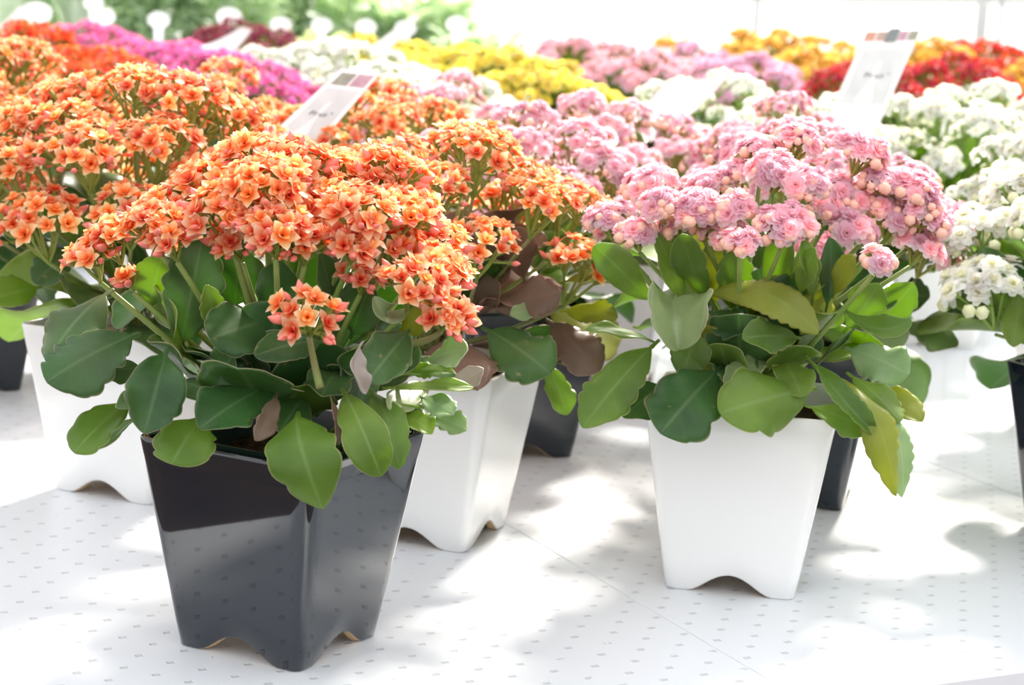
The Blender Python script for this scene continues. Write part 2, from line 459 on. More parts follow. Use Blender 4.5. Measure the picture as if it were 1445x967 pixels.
# ------------------------------------------------------------------ traced plants (the two in focus)
def traced_leaf(root, cy, spec, seed):
    st, (bx, by, bo), mid, (tx, ty, to), wpx, nrm, kw = spec
    o = root.location
    p0 = at_y(bx, by, cy - bo) - o; p2 = at_y(tx, ty, cy - to) - o
    n = V(nrm).normalized(); L = (p2 - p0).length
    if mid is None: p1 = (p0 + p2) / 2 + n * L * kw.get('arc', .14)
    else:
        pm = at_y(mid[0], mid[1], cy - mid[2]) - o; p1 = pm * 2 - (p0 + p2) / 2
    w = wpx * (cy - (bo + to) / 2) / FPX
    k = {a: b for a, b in kw.items() if a not in ('arc', 'label')}
    mb = leaf_mb(p0, p1, p2, w, n, seed=seed, nv=60 if kw.get('scal', 6) < 6 else 120, nu=10, **k)
    l = obj('leaf', mb.mesh('leaf', [LM[st]]), root)
    if kw.get('label'): l['label'] = kw['label']
    return l

def dome_hit(px, py, c, rad):
    """point where the sight line meets the front of an ellipsoid, else its closest approach"""
    d = ray(px, py)
    S = V((1 / rad[0], 1 / rad[1], 1 / rad[2]))
    o = V([(CAM[i] - c[i]) * S[i] for i in range(3)]); e = V([d[i] * S[i] for i in range(3)])
    A, B, C = e.dot(e), 2 * o.dot(e), o.dot(o) - 1
    D = B * B - 4 * A * C
    t = (-B - math.sqrt(D)) / (2 * A) if D > 0 else -B / (2 * A)
    return CAM + d * t

def add_cluster(root, me, P, axis, roll, sc_=1.0):
    M = Matrix.Translation(P) @ face_to(axis, roll) @ Matrix.Scale(sc_, 4)
    return obj('flower_cluster', me, root, mat=M)
def stem_to(root, P, axis, base, r=.0019, mat=None, name='stem'):
    a = V(axis).normalized(); e = V(P) - a * .002
    mid = V((base.x * .45 + e.x * .55, base.y * .45 + e.y * .55, base.z * .35 + e.z * .65)) - a * .015
    pts = [bez(base, mid, e, t / 7) for t in range(8)]
    mb = MB(); mb.tube(pts, [r * 1.25 - r * .45 * t / 7 for t in range(8)], 7)
    return obj(name, mb.mesh(name, [mat or M_stem]), root)

def basal(rnd, zlo=.12, zhi=.15, rr=.016):
    a = rnd.random() * 6.28; q = rnd.random() ** .5 * rr
    return V((q * math.cos(a), q * math.sin(a), rnd.uniform(zlo, zhi)))

# ---- orange kalanchoe, black pot
CA = V((-.1437, 1.2874, 0))
pA = empty('potted_kalanchoe', CA, 0, 'orange kalanchoe in the glossy black square pot that stands whole in front', 'potted plant')
add_pot(pA, 'black', .3011 - pi / 4, True)
cy = CA.y
FV = (0, -1, .55)
A_LEAVES = [
 ('dark', (160, 408, .03), None, (68, 512, .07), 92, (-.3, -1, .7), dict(cup=-.25, arc=.2)),
 ('dark', (200, 470, .05), None, (66, 540, .10), 108, (-.15, -1, .6), dict(cup=-.1, scal=5, amp=.12)),
 ('dark', (236, 490, .07), None, (203, 612, .12), 88, (.25, -1, .35), dict(cup=.25, fold=.15, scal=4, amp=.04)),
 ('green', (190, 562, .06), None, (106, 640, .105), 70, (-.3, -1, .5), dict(cup=.1, scal=3, full=.7)),
 ('light', (196, 588, .05), None, (138, 634, .09), 26, (-.3, -1, .6), dict(scal=2, amp=.02)),
 ('light', (205, 545, .05), None, (163, 575, .09), 30, (.6, -1, .4), dict(fold=.5, scal=2, amp=.02)),
 ('light', (190, 530, .06), None, (118, 536, .09), 20, (0, -.5, 1), dict(scal=2, amp=.02)),
 ('dark', (205, 520, .05), None, (136, 528, .085), 46, (0, -1, .5), dict(scal=2, amp=.02)),
 ('dark', (398, 538, .06), None, (282, 606, .13), 86, (-.1, -1, .65), dict(cup=.22, scal=3, amp=.04)),
 ('dark', (404, 448, .03), None, (296, 480, .085), 92, (-.1, -1, .45), dict(cup=-.12, scal=5, amp=.1)),
 ('dark', (462, 482, .06), None, (360, 503, .105), 56, (0, -1, .8), dict(cup=-.1, scal=4, amp=.03)),
 ('green', (290, 585, .08), None, (243, 655, .125), 94, (-.1, -1, .45), dict(cup=-.1, scal=3, amp=.04)),
 ('green', (420, 582, .09), (425, 630, .135), (455, 718, .135), 108, (-.05, -1, .4), dict(cup=-.12, scal=2.5, amp=.05, full=.5)),
 ('green', (482, 548, .08), (508, 600, .125), (537, 672, .125), 70, (.15, -1, .4), dict(cup=.1, scal=2.5, amp=.02)),
 ('green', (520, 548, .06), (545, 590, .10), (562, 662, .11), 56, (.3, -1, .4), dict(cup=.1, scal=4, amp=.05)),
 ('dark', (252, 500, .03), None, (285, 338, .04), 88, (.2, -1, .2), dict(cup=.12, scal=4, amp=.05, full=.6)),
 ('green', (302, 480, .045), None, (291, 402, .06), 36, (.6, -1, .2), dict(scal=4, amp=.1)),
 ('dark', (388, 470, .03), None, (396, 368, .05), 62, (0, -1, .25), dict(cup=.1, scal=3, amp=.03)),
 ('dark', (470, 450, .03), None, (450, 358, .05), 40, (.7, -1, .15), dict(cup=.2, fold=.3, scal=3, amp=.03)),
 ('dark', (495, 478, .03), None, (524, 402, .05), 76, (-.1, -1, .35), dict(cup=.15, scal=3, amp=.03)),
 ('light', (580, 425, .05), (550, 452, .075), (528, 418, .08), 40, (0, -.6, 1), dict(fold=.5, scal=3, amp=.02)),
 ('dark', (578, 466, .06), None, (518, 540, .10), 72, (.35, -1, .75), dict(cup=.35, fold=.1, scal=3, amp=.03)),
 ('silver', (512, 482, .095), (499, 518, .105), (516, 556, .105), 30, (.7, -.7, .1), dict(fold=.9, wave=.2, scal=2, amp=.02, label='silvery pink curled leaf')),
 ('light', (598, 510, .05), None, (660, 494, .075), 48, (.2, -1, .7), dict(scal=4, amp=.12)),
 ('green', (540, 548, .06), (600, 546, .085), (668, 548, .085), 32, (.1, -.5, 1), dict(cup=.2, scal=7, amp=.12)),
 ('green', (560, 530, .04), None, (640, 525, .05), 34, (.1, -.6, 1), dict(scal=7, amp=.12)),
 ('sage', (610, 540, .04), None, (548, 578, .095), 46, (-.1, -1, .4), dict(cup=.2, scal=3, amp=.02)),
 ('silver', (636, 550, .04), None, (682, 520, .055), 32, (.3, -1, .4), dict(fold=.35, scal=2, amp=.04, label='pale silvery leaf with a pink tip')),
 ('light', (592, 560, .07), None, (640, 585, .10), 42, (.2, -1, .6), dict(scal=4, amp=.12)),
 ('green', (556, 580, .07), None, (610, 612, .10), 44, (.3, -1, .7), dict(cup=.3, scal=4, amp=.08)),
 ('light', (600, 585, .05), None, (658, 608, .075), 40, (.2, -1, .7), dict(scal=4, amp=.1)),
 ('brown', (392, 555, .09), None, (360, 622, .12), 34, (.5, -1, .2), dict(fold=.3, scal=4, amp=.06, label='withered pinkish brown leaf')),
 ('brown', (466, 560, .095), None, (478, 628, .12), 18, (.7, -1, .1), dict(fold=.4, scal=4, amp=.08, label='withered thin brown leaf')),
 ('yellow', (562, 468, .03), None, (615, 440, .055), 52, (.1, -1, .5), dict(scal=3, amp=.04)),
 ('dark', (430, 560, .05), None, (395, 610, .09), 70, (.1, -1, .6), dict(scal=3)),
 ('dark', (340, 520, .03), None, (330, 440, .04), 60, (.1, -1, .3), dict(scal=3)),
 ('dark', (300, 560, .05), None, (330, 500, .075), 70, (0, -1, .6), dict(scal=3)),
 ('dark', (480, 520, .03), None, (455, 560, .085), 70, (0, -1, .8), dict(scal=3)),
 ('dark', (250, 540, .04), None, (300, 560, .095), 54, (.1, -1, .8), dict(scal=3)),
 ('dark', (540, 500, .03), None, (585, 520, .055), 60, (.2, -1, .7), dict(scal=3)),
 ('green', (208, 440, .0), None, (230, 360, .02), 60, (.1, -1, .3), dict(scal=3)),
 ('dark', (330, 440, .0), None, (340, 350, .01), 80, (.1, -1, .3), dict(scal=3)),
 ('dark', (430, 440, -.01), None, (425, 350, .0), 80, (.1, -1, .3), dict(scal=3)),
]
rA = R(5)
for k in range(16):       # upright leaves between the stems
    az = math.radians(195 + 150 * k / 15 + rA.uniform(-8, 8)); d = V((math.cos(az), math.sin(az), 0)); L = rA.uniform(.065, .09); el = math.radians(rA.uniform(20, 75))
    b = d * rA.uniform(.015, .05) + V((0, 0, rA.uniform(.135, .17))); e = b + (d * math.cos(el) + V((0, 0, math.sin(el)))) * L
    mb = leaf_mb(b, (b + e) / 2 + V((0, 0, .012)), e, L * .72, V((0, 0, 1)) * math.cos(el) - d * math.sin(el) * (1 if k % 2 else -1) , seed=k + 40, scal=4, cup=.1, nv=44)
    obj('leaf', mb.mesh('leaf', [LM['green' if k % 4 == 0 else 'dark']]), pA)
for i, s in enumerate(A_LEAVES): traced_leaf(pA, cy, s, 100 + i)
for k in range(9):        # the leaves on the side away from the camera
    a = math.radians(20 + 140 * k / 8); d = V((math.cos(a), math.sin(a), 0)); z = .15 + .03 * (k % 3)
    mb = leaf_mb(d * .02 + V((0, 0, z)), d * .07 + V((0, 0, z + .045)), d * .125 + V((0, 0, z + rA.uniform(-.04, .03))), .058, (d * -.2 + V((0, 0, 1))), seed=k)
    obj('leaf', mb.mesh('leaf', [LM['dark']]), pA)

# (px, py, cluster radius in px, number of florets, buds, tilt towards the camera)
A_CL = [(128, 350, 40, 9, 10, .5), (158, 322, 42, 12, 8, .4), (240, 322, 40, 10, 10, .35), (182, 388, 18, 3, 3, .3), (212, 300, 48, 14, 6, .35),
 (250, 268, 62, 20, 8, .3), (318, 278, 62, 20, 8, .3), (335, 322, 42, 12, 12, .4), (388, 306, 52, 16, 12, .4), (432, 325, 44, 12, 12, .45),
 (500, 330, 38, 9, 10, .45), (300, 232, 66, 22, 10, .15), (372, 240, 66, 22, 10, .15), (442, 258, 62, 20, 8, .25), (408, 212, 62, 20, 10, .05), (468, 218, 60, 20, 10, .05),
 (508, 280, 58, 18, 8, .3), (528, 245, 58, 20, 10, .1), (572, 278, 56, 18, 10, .2), (560, 330, 44, 13, 6, .5), (586, 385, 50, 14, 6, .6), (612, 320, 52, 18, 8, .35),
 (625, 365, 46, 16, 8, .4), (514, 384, 28, 4, 4, .6), (632, 440, 44, 11, 10, .7), (436, 448, 50, 8, 9, .9), (350, 200, 50, 14, 8, 0), (560, 225, 50, 14, 8, 0)]
DA = (CA + V((0, 0, .2)), (.125, .115, .13))
MEC, LAYC = {}, {}
front = []
for i, (px, py, rp, n, nb, tilt) in enumerate(A_CL):
    g = (1.04, .86, .97, .8)[i % 4]; P = dome_hit(px, py, DA[0], tuple(q * g for q in DA[1]))
    rc = rp * P.y / FPX; P.z -= rc * .35
    if py > 430: P = at_y(px, py, cy - (.12 if px < 500 else .075))
    rad = V((P.x - CA.x, P.y - CA.y, 0)); rad = rad.normalized() if rad.length > .01 else V((0, 0, 0))
    axis = V((0, 0, 1)) + rad * .35 + V((0, -1, 0)) * tilt * (.45 if py < 430 else .8)
    front.append((P - CA, axis, rc, n, nb, i))
# the hundred open flowers nearest the camera are flowers of their own
cand = []
for P, axis, rc, n, nb, i in front:
    M = Matrix.Translation(P) @ face_to(axis, i * 1.7)
    for k, F in enumerate(cluster_layout('orange', 300 + i, rc * .9, n, nb + 3, .5)[0]):
        q = M @ F; nd = q.to_3x3() @ V((0, 0, 1)); p = q.translation
        cand.append((p.y * 1.0 + p.z * .55 - (-nd.y) * .012, i, k))
cand.sort(); own = {}
for _, i, k in cand[:100]: own.setdefault(i, set()).add(k)
ME_fl = [fl('orange', k, 0).mesh('flower', kmats('orange')) for k in range(6)]
for P, axis, rc, n, nb, i in front:
    rnd = R(i)
    nb += 3; fls, bds = cluster_layout('orange', 300 + i, rc * .9, n, nb, .5)
    mb, _ = cluster_mb('orange', 300 + i, rc * .9, n, nb, 0, True, .5)
    for k, F in enumerate(fls):
        if k not in own.get(i, ()): mb.add(fl('orange', rnd.randrange(6), 0), F, rnd.random())
    c = obj('flower_cluster', mb.mesh('flower_cluster', kmats('orange')), pA, mat=Matrix.Translation(P) @ face_to(axis, i * 1.7))
    for k in sorted(own.get(i, ())):
        obj('flower', ME_fl[(i * 5 + k) % 6], c, mat=fls[k])
    a = V(axis).normalized(); e = P - a * rc * .9 * 1.02
    b = basal(rnd, .13, .16)
    if i == 25: b = at_y(452, 548, cy - .10) - CA
    if i == 24: b = at_y(560, 478, cy - .06) - CA
    stem_to(pA, e, a, b, .0022, M_stem2 if i in (24, 25) else M_stem)

# ---- pink kalanchoe, white pot
CF = V((.1757, 1.4821, 0)); cy = CF.y
pF = empty('potted_kalanchoe', CF, 0, 'double pink kalanchoe in the white pot with one face square to the camera', 'potted plant')
add_pot(pF, 'white', .60 - pi / 4)
F_LEAVES = [
 ('green', (930, 480, .05), None, (822, 604, .10), 74, (-.25, -1, .5), dict(cup=.06, scal=6, amp=.03)),
 ('dark', (1020, 515, .06), None, (932, 612, .125), 108, (-.1, -1, .45), dict(cup=-.12, scal=3, amp=.05)),
 ('green', (1152, 548, .06), None, (1016, 584, .12), 104, (0, -1, .55), dict(cup=-.1, scal=3, amp=.05)),
 ('sage', (950, 418, .05), (952, 450, .10), (957, 494, .115), 92, (.05, -.8, .7), dict(cup=.3, fold=.75, full=.5, scal=4, amp=.02)),
 ('yellow', (985, 424, .03), (1070, 412, .075), (1154, 472, .09), 62, (.1, -1, .7), dict(cup=-.1, scal=11, amp=.06)),
 ('dark', (1000, 440, .03), None, (1050, 470, .075), 58, (0, -1, .4), dict(scal=3)),
 ('green', (1132, 478, .06), None, (1048, 478, .105), 54, (-.1, -1, .6), dict(cup=.15, scal=6, amp=.03)),
 ('sage', (1094, 498, .04), None, (1022, 543, .09), 40, (-.2, -1, .5), dict(scal=4, amp=.04)),
 ('green', (1136, 500, .06), (1180, 555, .115), (1234, 614, .125), 40, (.5, -1, .5), dict(fold=.45, scal=8, amp=.05)),
 ('yellow', (1185, 535, .06), (1232, 585, .12), (1264, 700, .125), 56, (.35, -1, .4), dict(cup=-.2, scal=9, amp=.06)),
 ('light', (1222, 560, .05), (1264, 610, .09), (1272, 702, .10), 44, (.5, -1, .2), dict(cup=-.1, scal=9, amp=.07)),
 ('green', (1195, 526, .04), None, (1270, 596, .085), 58, (.3, -1, .6), dict(cup=-.15, scal=6, amp=.05)),
 ('yellow', (1230, 540, .03), None, (1302, 595, .065), 46, (.3, -1, .5), dict(scal=5, amp=.08)),
 ('light', (1190, 490, .02), None, (1282, 530, .05), 76, (.2, -1, .6), dict(cup=-.15, scal=5, amp=.05)),
 ('green', (1186, 428, .04), (1232, 465, .08), (1286, 452, .085), 44, (.1, -.7, 1), dict(fold=.3, scal=5, amp=.05)),
 ('green', (926, 432, .04), None, (838, 346, .07), 52, (-.3, -1, .45), dict(cup=.12, scal=5, amp=.03)),
 ('dark', (940, 540, .05), None, (880, 590, .09), 60, (-.2, -1, .5), dict(scal=3)),
 ('green', (1135, 572, .08), None, (1236, 614, .12), 52, (.1, -1, .7), dict(cup=.12, scal=4, amp=.03)),
 ('green', (925, 484, .05), None, (826, 466, .09), 30, (-.1, -.7, 1), dict(scal=3, amp=.03)),
 ('green', (965, 440, .03), None, (925, 330, .05), 44, (.6, -1, .2), dict(scal=3, amp=.03)),
 ('green', (1000, 430, .03), None, (962, 330, .06), 52, (-.4, -1, .2), dict(scal=3, amp=.03)),
 ('yellow', (1005, 440, .02), None, (1010, 330, .03), 46, (.3, -1, .2), dict(scal=4, amp=.03)),
 ('green', (1040, 450, .02), None, (1032, 355, .05), 54, (0, -1, .3), dict(scal=4, amp=.04)),
 ('green', (1090, 450, .03), None, (1108, 330, .05), 48, (-.4, -1, .2), dict(scal=3, amp=.02)),
 ('green', (1146, 430, .05), None, (1132, 340, .085), 36, (.5, -1, .3), dict(scal=3, amp=.02)),
 ('green', (1128, 420, .06), None, (1150, 350, .09), 34, (-.5, -1, .3), dict(scal=3, amp=.02)),
 ('yellow', (1175, 420, .05), None, (1205, 360, .085), 34, (-.3, -1, .3), dict(scal=3, amp=.02)),
 ('dark', (1165, 440, .04), None, (1170, 335, .06), 40, (.4, -1, .2), dict(scal=3, amp=.02)),
 ('green', (1190, 470, .03), None, (1240, 400, .05), 56, (.2, -1, .3), dict(scal=4, amp=.03)),
 ('green', (1215, 480, .0), None, (1290, 400, .02), 52, (.2, -1, .4), dict(scal=4, amp=.03)),
 ('yellow', (980, 400, .0), None, (1000, 330, .0), 60, (.1, -1, .3), dict(scal=4, amp=.03)),
 ('dark', (1080, 480, .0), None, (1070, 380, .0), 84, (.1, -1, .3), dict(scal=4, amp=.03)),
 ('dark', (1010, 500, .02), None, (1050, 540, .08), 70, (.1, -1, .7), dict(scal=4, amp=.03)),
 ('green', (1100, 500, .04), None, (1130, 560, .085), 60, (.1, -1, .7), dict(scal=4, amp=.03)),
 ('yellow', (1130, 500, .03), None, (1090, 520, .06), 40, (.1, -1, .5), dict(scal=4, amp=.03)),
 ('dark', (1150, 520, .02), None, (1120, 440, .03), 60, (.1, -1, .3), dict(scal=4, amp=.03)),
 ('green', (960, 540, .06), None, (980, 470, .07), 60, (.1, -1, .4), dict(scal=4, amp=.03)),
]
for k in range(14):
    az = math.radians(195 + 150 * k / 13 + rA.uniform(-8, 8)); d = V((math.cos(az), math.sin(az), 0)); L = rA.uniform(.06, .085); el = math.radians(rA.uniform(30, 80))
    b = d * rA.uniform(.015, .05) + V((0, 0, rA.uniform(.135, .18))); e = b + (d * math.cos(el) + V((0, 0, math.sin(el)))) * L
    mb = leaf_mb(b, (b + e) / 2 + V((0, 0, .012)), e, L * .6, V((0, 0, 1)) * math.cos(el) - d * math.sin(el) * (1 if k % 2 else -1) , seed=k + 70, scal=4, cup=.1, nv=44)
    obj('leaf', mb.mesh('leaf', [LM[('green', 'dark', 'green', 'yellow')[k % 4]]]), pF)
for i, s in enumerate(F_LEAVES): traced_leaf(pF, cy, s, 200 + i)
for k in range(9):
    a = math.radians(15 + 150 * k / 8); d = V((math.cos(a), math.sin(a), 0)); z = .15 + .03 * (k % 3)
    mb = leaf_mb(d * .02 + V((0, 0, z)), d * .07 + V((0, 0, z + .045)), d * .125 + V((0, 0, z + rA.uniform(-.04, .03))), .058, (d * -.2 + V((0, 0, 1))), seed=k)
    obj('leaf', mb.mesh('leaf', [LM['green']]), pF)
F_CL = [(858, 298, 36, 10, 10), (868, 318, 28, 7, 8), (898, 322, 30, 8, 8), (920, 250, 42, 16, 14), (932, 280, 30, 10, 10), (957, 305, 36, 12, 14), (985, 285, 36, 13, 14),
 (1022, 318, 36, 11, 12), (1045, 335, 24, 6, 8), (1005, 252, 36, 15, 12), (1038, 285, 30, 11, 14), (1038, 238, 38, 15, 8), (1096, 232, 40, 18, 8), (1075, 205, 36, 15, 8),
 (1108, 306, 44, 16, 10), (1182, 262, 50, 20, 8), (1140, 250, 34, 12, 8), (1200, 312, 40, 13, 8), (1218, 202, 42, 15, 14), (1248, 250, 40, 15, 8), (1292, 262, 44, 18, 8),
 (1262, 298, 36, 10, 14), (1305, 296, 44, 16, 12), (1298, 338, 34, 12, 8), (1240, 368, 25, 4, 9), (1160, 285, 30, 8, 12), (1250, 285, 30, 8, 10), (1130, 190, 36, 14, 8)]
DF = (CF + V((0, 0, .2)), (.135, .12, .115))
for i, (px, py, rp, n, nb) in enumerate(F_CL):
    rnd = R(i + 50)
    g = (1.04, .84, .97, .78)[i % 4]; P = dome_hit(px, py, DF[0], tuple(q * g for q in DF[1])); rc = rp * P.y / FPX; P.z -= rc * .3
    if py > 360: P = at_y(px, py, cy - .10)
    rad = V((P.x - CF.x, P.y - CF.y, 0)); rad = rad.normalized() if rad.length > .01 else V((0, 0, 0))
    axis = V((0, 0, 1)) + rad * .3 + V((0, -.2, 0)); a = axis.normalized()
    mb, _ = cluster_mb('pink', 500 + i, rc * .84, max(4, int(n * .8)), int(nb * 1.5), 0, flat=.62)
    obj('flower_cluster', mb.mesh('flower_cluster', kmats('pink')), pF, mat=Matrix.Translation(P - CF) @ face_to(axis, i * 1.3))
    stem_to(pF, P - CF - a * rc * .84, a, basal(rnd, .13, .17, .02), .002)

# ------------------------------------------------------------------ the other kalanchoes
LEAFP = {}
def leaf_proto(style, k, lod):
    key = (style, k, lod)
    if key not in LEAFP:
        rnd = R(k * 31 + 7); L = .1
        droop = [-.012, .004, -.03, .012, -.05][k % 5]
        LEAFP[key] = leaf_mb((0, 0, 0), (L * .55, 0, .022 + droop * .2), (L, rnd.uniform(-.012, .012), droop), L * [.6, .52, .64, .56, .48][k % 5], (-.1, rnd.uniform(-.3, .3), 1),
                             cup=[.15, .3, -.12, .22, -.2][k % 5], fold=[0, .12, 0, .2, 0][k % 5], scal=[4, 5, 6, 4, 7][k % 5], amp=.07, seed=k, nv=44 if lod == 0 else 8, nu=6 if lod == 0 else 2)
    return LEAFP[key]
LEAFM = {}
def leaf_mesh(style, k):
    if (style, k) not in LEAFM: LEAFM[style, k] = leaf_proto(style, k, 0).mesh('leaf', [LM[style]])
    return LEAFM[style, k]
CLM = {}
def cl_mesh(kind, k, lod):
    key = (kind, k, lod)
    if key not in CLM:
        d = FLOW[kind]['double']
        CLM[key] = cluster_mb(kind, 700 + k * 11, .029 if not d else .026, [20, 24, 17, 22][k] if not d else [14, 17, 12, 15][k], [8, 6, 10, 5][k], lod, flat=.62 if not d else .7)[0].mesh('flower_cluster', kmats(kind))
    return CLM[key]

def leaf_frames(rnd, n, rot=0, spread=1.0, elmin=-12):
    out = []
    for i in range(n):
        az = i * 2.39996 + rot; q = i / n
        el = math.radians(elmin + (66 - elmin) * q + rnd.uniform(-10, 10))
        z = .138 + .05 * q + rnd.uniform(-.006, .006)
        s = (1.12 - .25 * q) * rnd.uniform(.85, 1.12) * spread
        out.append((Matrix.Translation((math.cos(az) * .018, math.sin(az) * .018, z)) @ Matrix.Rotation(az, 4, 'Z') @ Matrix.Rotation(-el, 4, 'Y') @ Matrix.Rotation(rnd.uniform(-.5, .5), 4, 'X') @ Matrix.Scale(s, 4), i % 5))
    return out

def plant(loc, kd, pot, label, seed, near=True, rx=.12, zt=.32, nc=18, styles=('dark', 'green'), nl=26, traced=(), rz=None, group=None, elmin=-12):
    rnd = R(seed)
    root = empty('potted_kalanchoe', loc, 0, label, 'potted plant', group)
    add_pot(root, pot, rnd.uniform(0, 1.5) if rz is None else rz)
    zc = .2; rzz = zt - zc - .02
    fr = leaf_frames(rnd, nl, rnd.random() * 6, rx / .12, elmin)
    if near:
        for M, k in fr:
            obj('leaf', leaf_mesh(styles[rnd.randrange(len(styles))], k), root, mat=M)
    else:
        mb = MB()
        for M, k in fr: mb.add(leaf_proto(styles[0], k, 1), M)
        obj('foliage', mb.mesh('foliage', [LM[styles[rnd.randrange(len(styles))]]]), root)
    sm = MB()
    for i in range(nc):
        cz = 1 - (1 - math.cos(math.radians(80 if near else 68))) * (i + .5) / nc
        pol = math.acos(cz); az = i * 2.39996 + seed
        d = V((math.sin(pol) * math.cos(az), math.sin(pol) * math.sin(az), math.cos(pol)))
        P = V((d.x * rx, d.y * rx, zc + d.z * rzz)) * 1.0 + V((0, 0, rnd.uniform(-.012, .012)))
        axis = V((d.x * .45, d.y * .45, 1)).normalized()
        s = rnd.uniform(.88, 1.15) * (rx / .12) ** .5
        obj('flower_cluster', cl_mesh(kd, (i + seed) % 4, 0 if near else 1), root, mat=Matrix.Translation(P) @ face_to(axis, rnd.random() * 6) @ Matrix.Scale(s, 4))
        b = basal(rnd, .13, .16); e = P - axis * .029 * s
        if near: stem_to(root, e, axis, b, .0018, M_stem if kd != 'orange' or rnd.random() < .6 else M_stem2)
        else: sm.tube([b, b.lerp(e, .5) + V((0, 0, .01)), e], .0017, 4)
    if not near: obj('stems', sm.mesh('stems', [M_stem]), root)
    for k, s in enumerate(traced): traced_leaf(root, loc[1], s, seed * 10 + k)
    return root

DK, GR = ('dark', 'dark', 'green'), ('green', 'green', 'light', 'yellow')
plant((-.3103, 1.6591, 0), 'orange', 'white', 'orange kalanchoe in the white pot close behind the glossy black pot', 11, rz=.373 - pi / 4, nc=30, rx=.135, zt=.345, styles=DK, nl=18, traced=[
 ('green', (60, 405, .06), None, (-14, 425, .1), 54, (0, -1, .5), dict(scal=4, amp=.04)), ('dark', (110, 350, .05), None, (48, 400, .08), 56, (0, -1, .5), dict(scal=4)),
 ('dark', (70, 340, .05), None, (5, 330, .08), 50, (0, -1, .6), dict(scal=4)), ('dark', (130, 420, .06), None, (100, 470, .1), 50, (0, -1, .6), dict(scal=4))])
plant((-.552, 2.02, 0), 'orange', 'black', 'orange kalanchoe in a black pot at the bare side of the table', 12, rz=.5, nc=28, rx=.14, zt=.345, styles=DK)
plant((-.0577, 1.566, 0), 'orange', 'white', 'orange kalanchoe with bronze leaves in the white pot between black pots', 13, rz=.443 - pi / 4, nc=20, rx=.118, zt=.325, styles=('dark', 'brown', 'brown'), nl=16, elmin=18, traced=[
 ('brown', (690, 440, .05), None, (792, 412, .07), 62, (.1, -1, .6), dict(cup=-.15, scal=7, amp=.06)), ('dark', (680, 462, .06), None, (776, 528, .11), 92, (.15, -1, .6), dict(cup=-.15, scal=5, amp=.04)),
 ('brown', (770, 450, .03), None, (846, 525, .06), 70, (.2, -1, .5), dict(cup=-.1, scal=7, amp=.05)), ('green', (770, 510, .05), None, (800, 586, .07), 42, (.3, -1, .4), dict(scal=4, amp=.03)),
 ('yellow', (790, 440, .02), None, (872, 448, .04), 40, (.2, -1, .6), dict(scal=5, amp=.06)), ('yellow', (790, 400, .01), None, (868, 390, .03), 26, (.1, -.6, 1), dict(scal=7, amp=.06)),
 ('brown', (670, 430, .03), None, (705, 400, .06), 52, (.1, -1, .4), dict(scal=5, amp=.06)), ('light', (772, 440, .05), None, (720, 445, .08), 30, (.1, -1, .8), dict(scal=3, amp=.03)),
 ('brown', (740, 400, .0), None, (725, 320, .02), 50, (.3, -1, .2), dict(scal=5)), ('brown', (690, 400, .0), None, (690, 330, .02), 50, (.3, -1, .2), dict(scal=5)), ('dark', (720, 470, .02), None, (820, 500, .05), 50, (.2, -1, .6), dict(scal=5))])
plant((.002, 1.865, 0), 'pink', 'black', 'double pink kalanchoe in a black pot behind the bronze leaved orange plant', 14, rz=.3, nc=18, rx=.115, zt=.315, styles=('green', 'yellow', 'dark'), nl=22)
plant((.2525, 1.743, 0), 'pink', 'black', 'double pink kalanchoe in a black pot hidden behind the frontal white pot', 15, rz=-.25, nc=18, rx=.12, zt=.325, styles=('dark', 'dark', 'light'), nl=24, traced=[
 ('sage', (1262, 450, .03), None, (1352, 488, .06), 52, (.1, -1, .9), dict(cup=-.15, scal=4, amp=.04)), ('dark', (1240, 420, .02), None, (1312, 420, .05), 54, (.1, -1, .7), dict(scal=4, amp=.05))])
plant((.505, 1.665, 0), 'white', 'black', 'white kalanchoe in a black pot cut off by the edge of the picture', 16, rz=.62, nc=22, rx=.15, zt=.32, styles=('green', 'dark'), nl=20, traced=[
 ('green', (1425, 440, .04), None, (1328, 418, .06), 46, (-.1, -1, .8), dict(scal=5, amp=.06)), ('dark', (1430, 455, .04), None, (1336, 440, .05), 30, (-.1, -.6, 1), dict(scal=5, amp=.06)),
 ('dark', (1425, 420, .04), None, (1385, 350, .05), 44, (-.2, -1, .3), dict(scal=5, amp=.06)), ('green', (1440, 410, .05), None, (1430, 490, .10), 46, (-.2, -1, .4), dict(scal=5, amp=.06))])
plant((-.36, 2.2, 0), 'orange', 'white', 'orange kalanchoe standing between the magenta ones and the nearer orange ones', 17, nc=18, rx=.125, zt=.325, styles=DK)
plant((-.14, 2.03, 0), 'orange', 'black', 'orange kalanchoe beside the price card that leans over the orange flowers', 18, nc=18, rx=.11, zt=.325, styles=DK)
plant((-.105, 2.47, 0), 'pink', 'white', 'double pink kalanchoe in front of the double white and yellow ones', 19, nc=16, rx=.115, zt=.31, styles=GR)
plant((.105, 2.2, 0), 'pink', 'white', 'double pink kalanchoe between the yellow plants and the blank white card', 20, nc=18, rx=.125, zt=.315, styles=GR)
plant((.27, 2.09, 0), 'pink', 'black', 'double pink kalanchoe with tall flower heads against the blank white card', 21, nc=14, rx=.09, zt=.335, styles=GR)
plant((.535, 2.56, 0), 'white', 'white', 'white kalanchoe right behind the frontal pink plant, by the foot of the picture card', 22, nc=18, rx=.115, zt=.315, styles=GR)
plant((.345, 2.52, 0), 'white', 'black', 'white kalanchoe in front of the orchid pink and dark red ones', 23, nc=16, rx=.115, zt=.31, styles=GR)
plant((.63, 2.82, 0), 'white', 'white', 'white kalanchoe under the dark red flowers beyond the picture card', 24, nc=16, rx=.115, zt=.315, styles=GR)
plant((.605, 2.1, 0), 'white', 'white', 'white kalanchoe between two white ones, behind the plant cut by the edge', 25, nc=20, rx=.14, zt=.32, styles=GR)
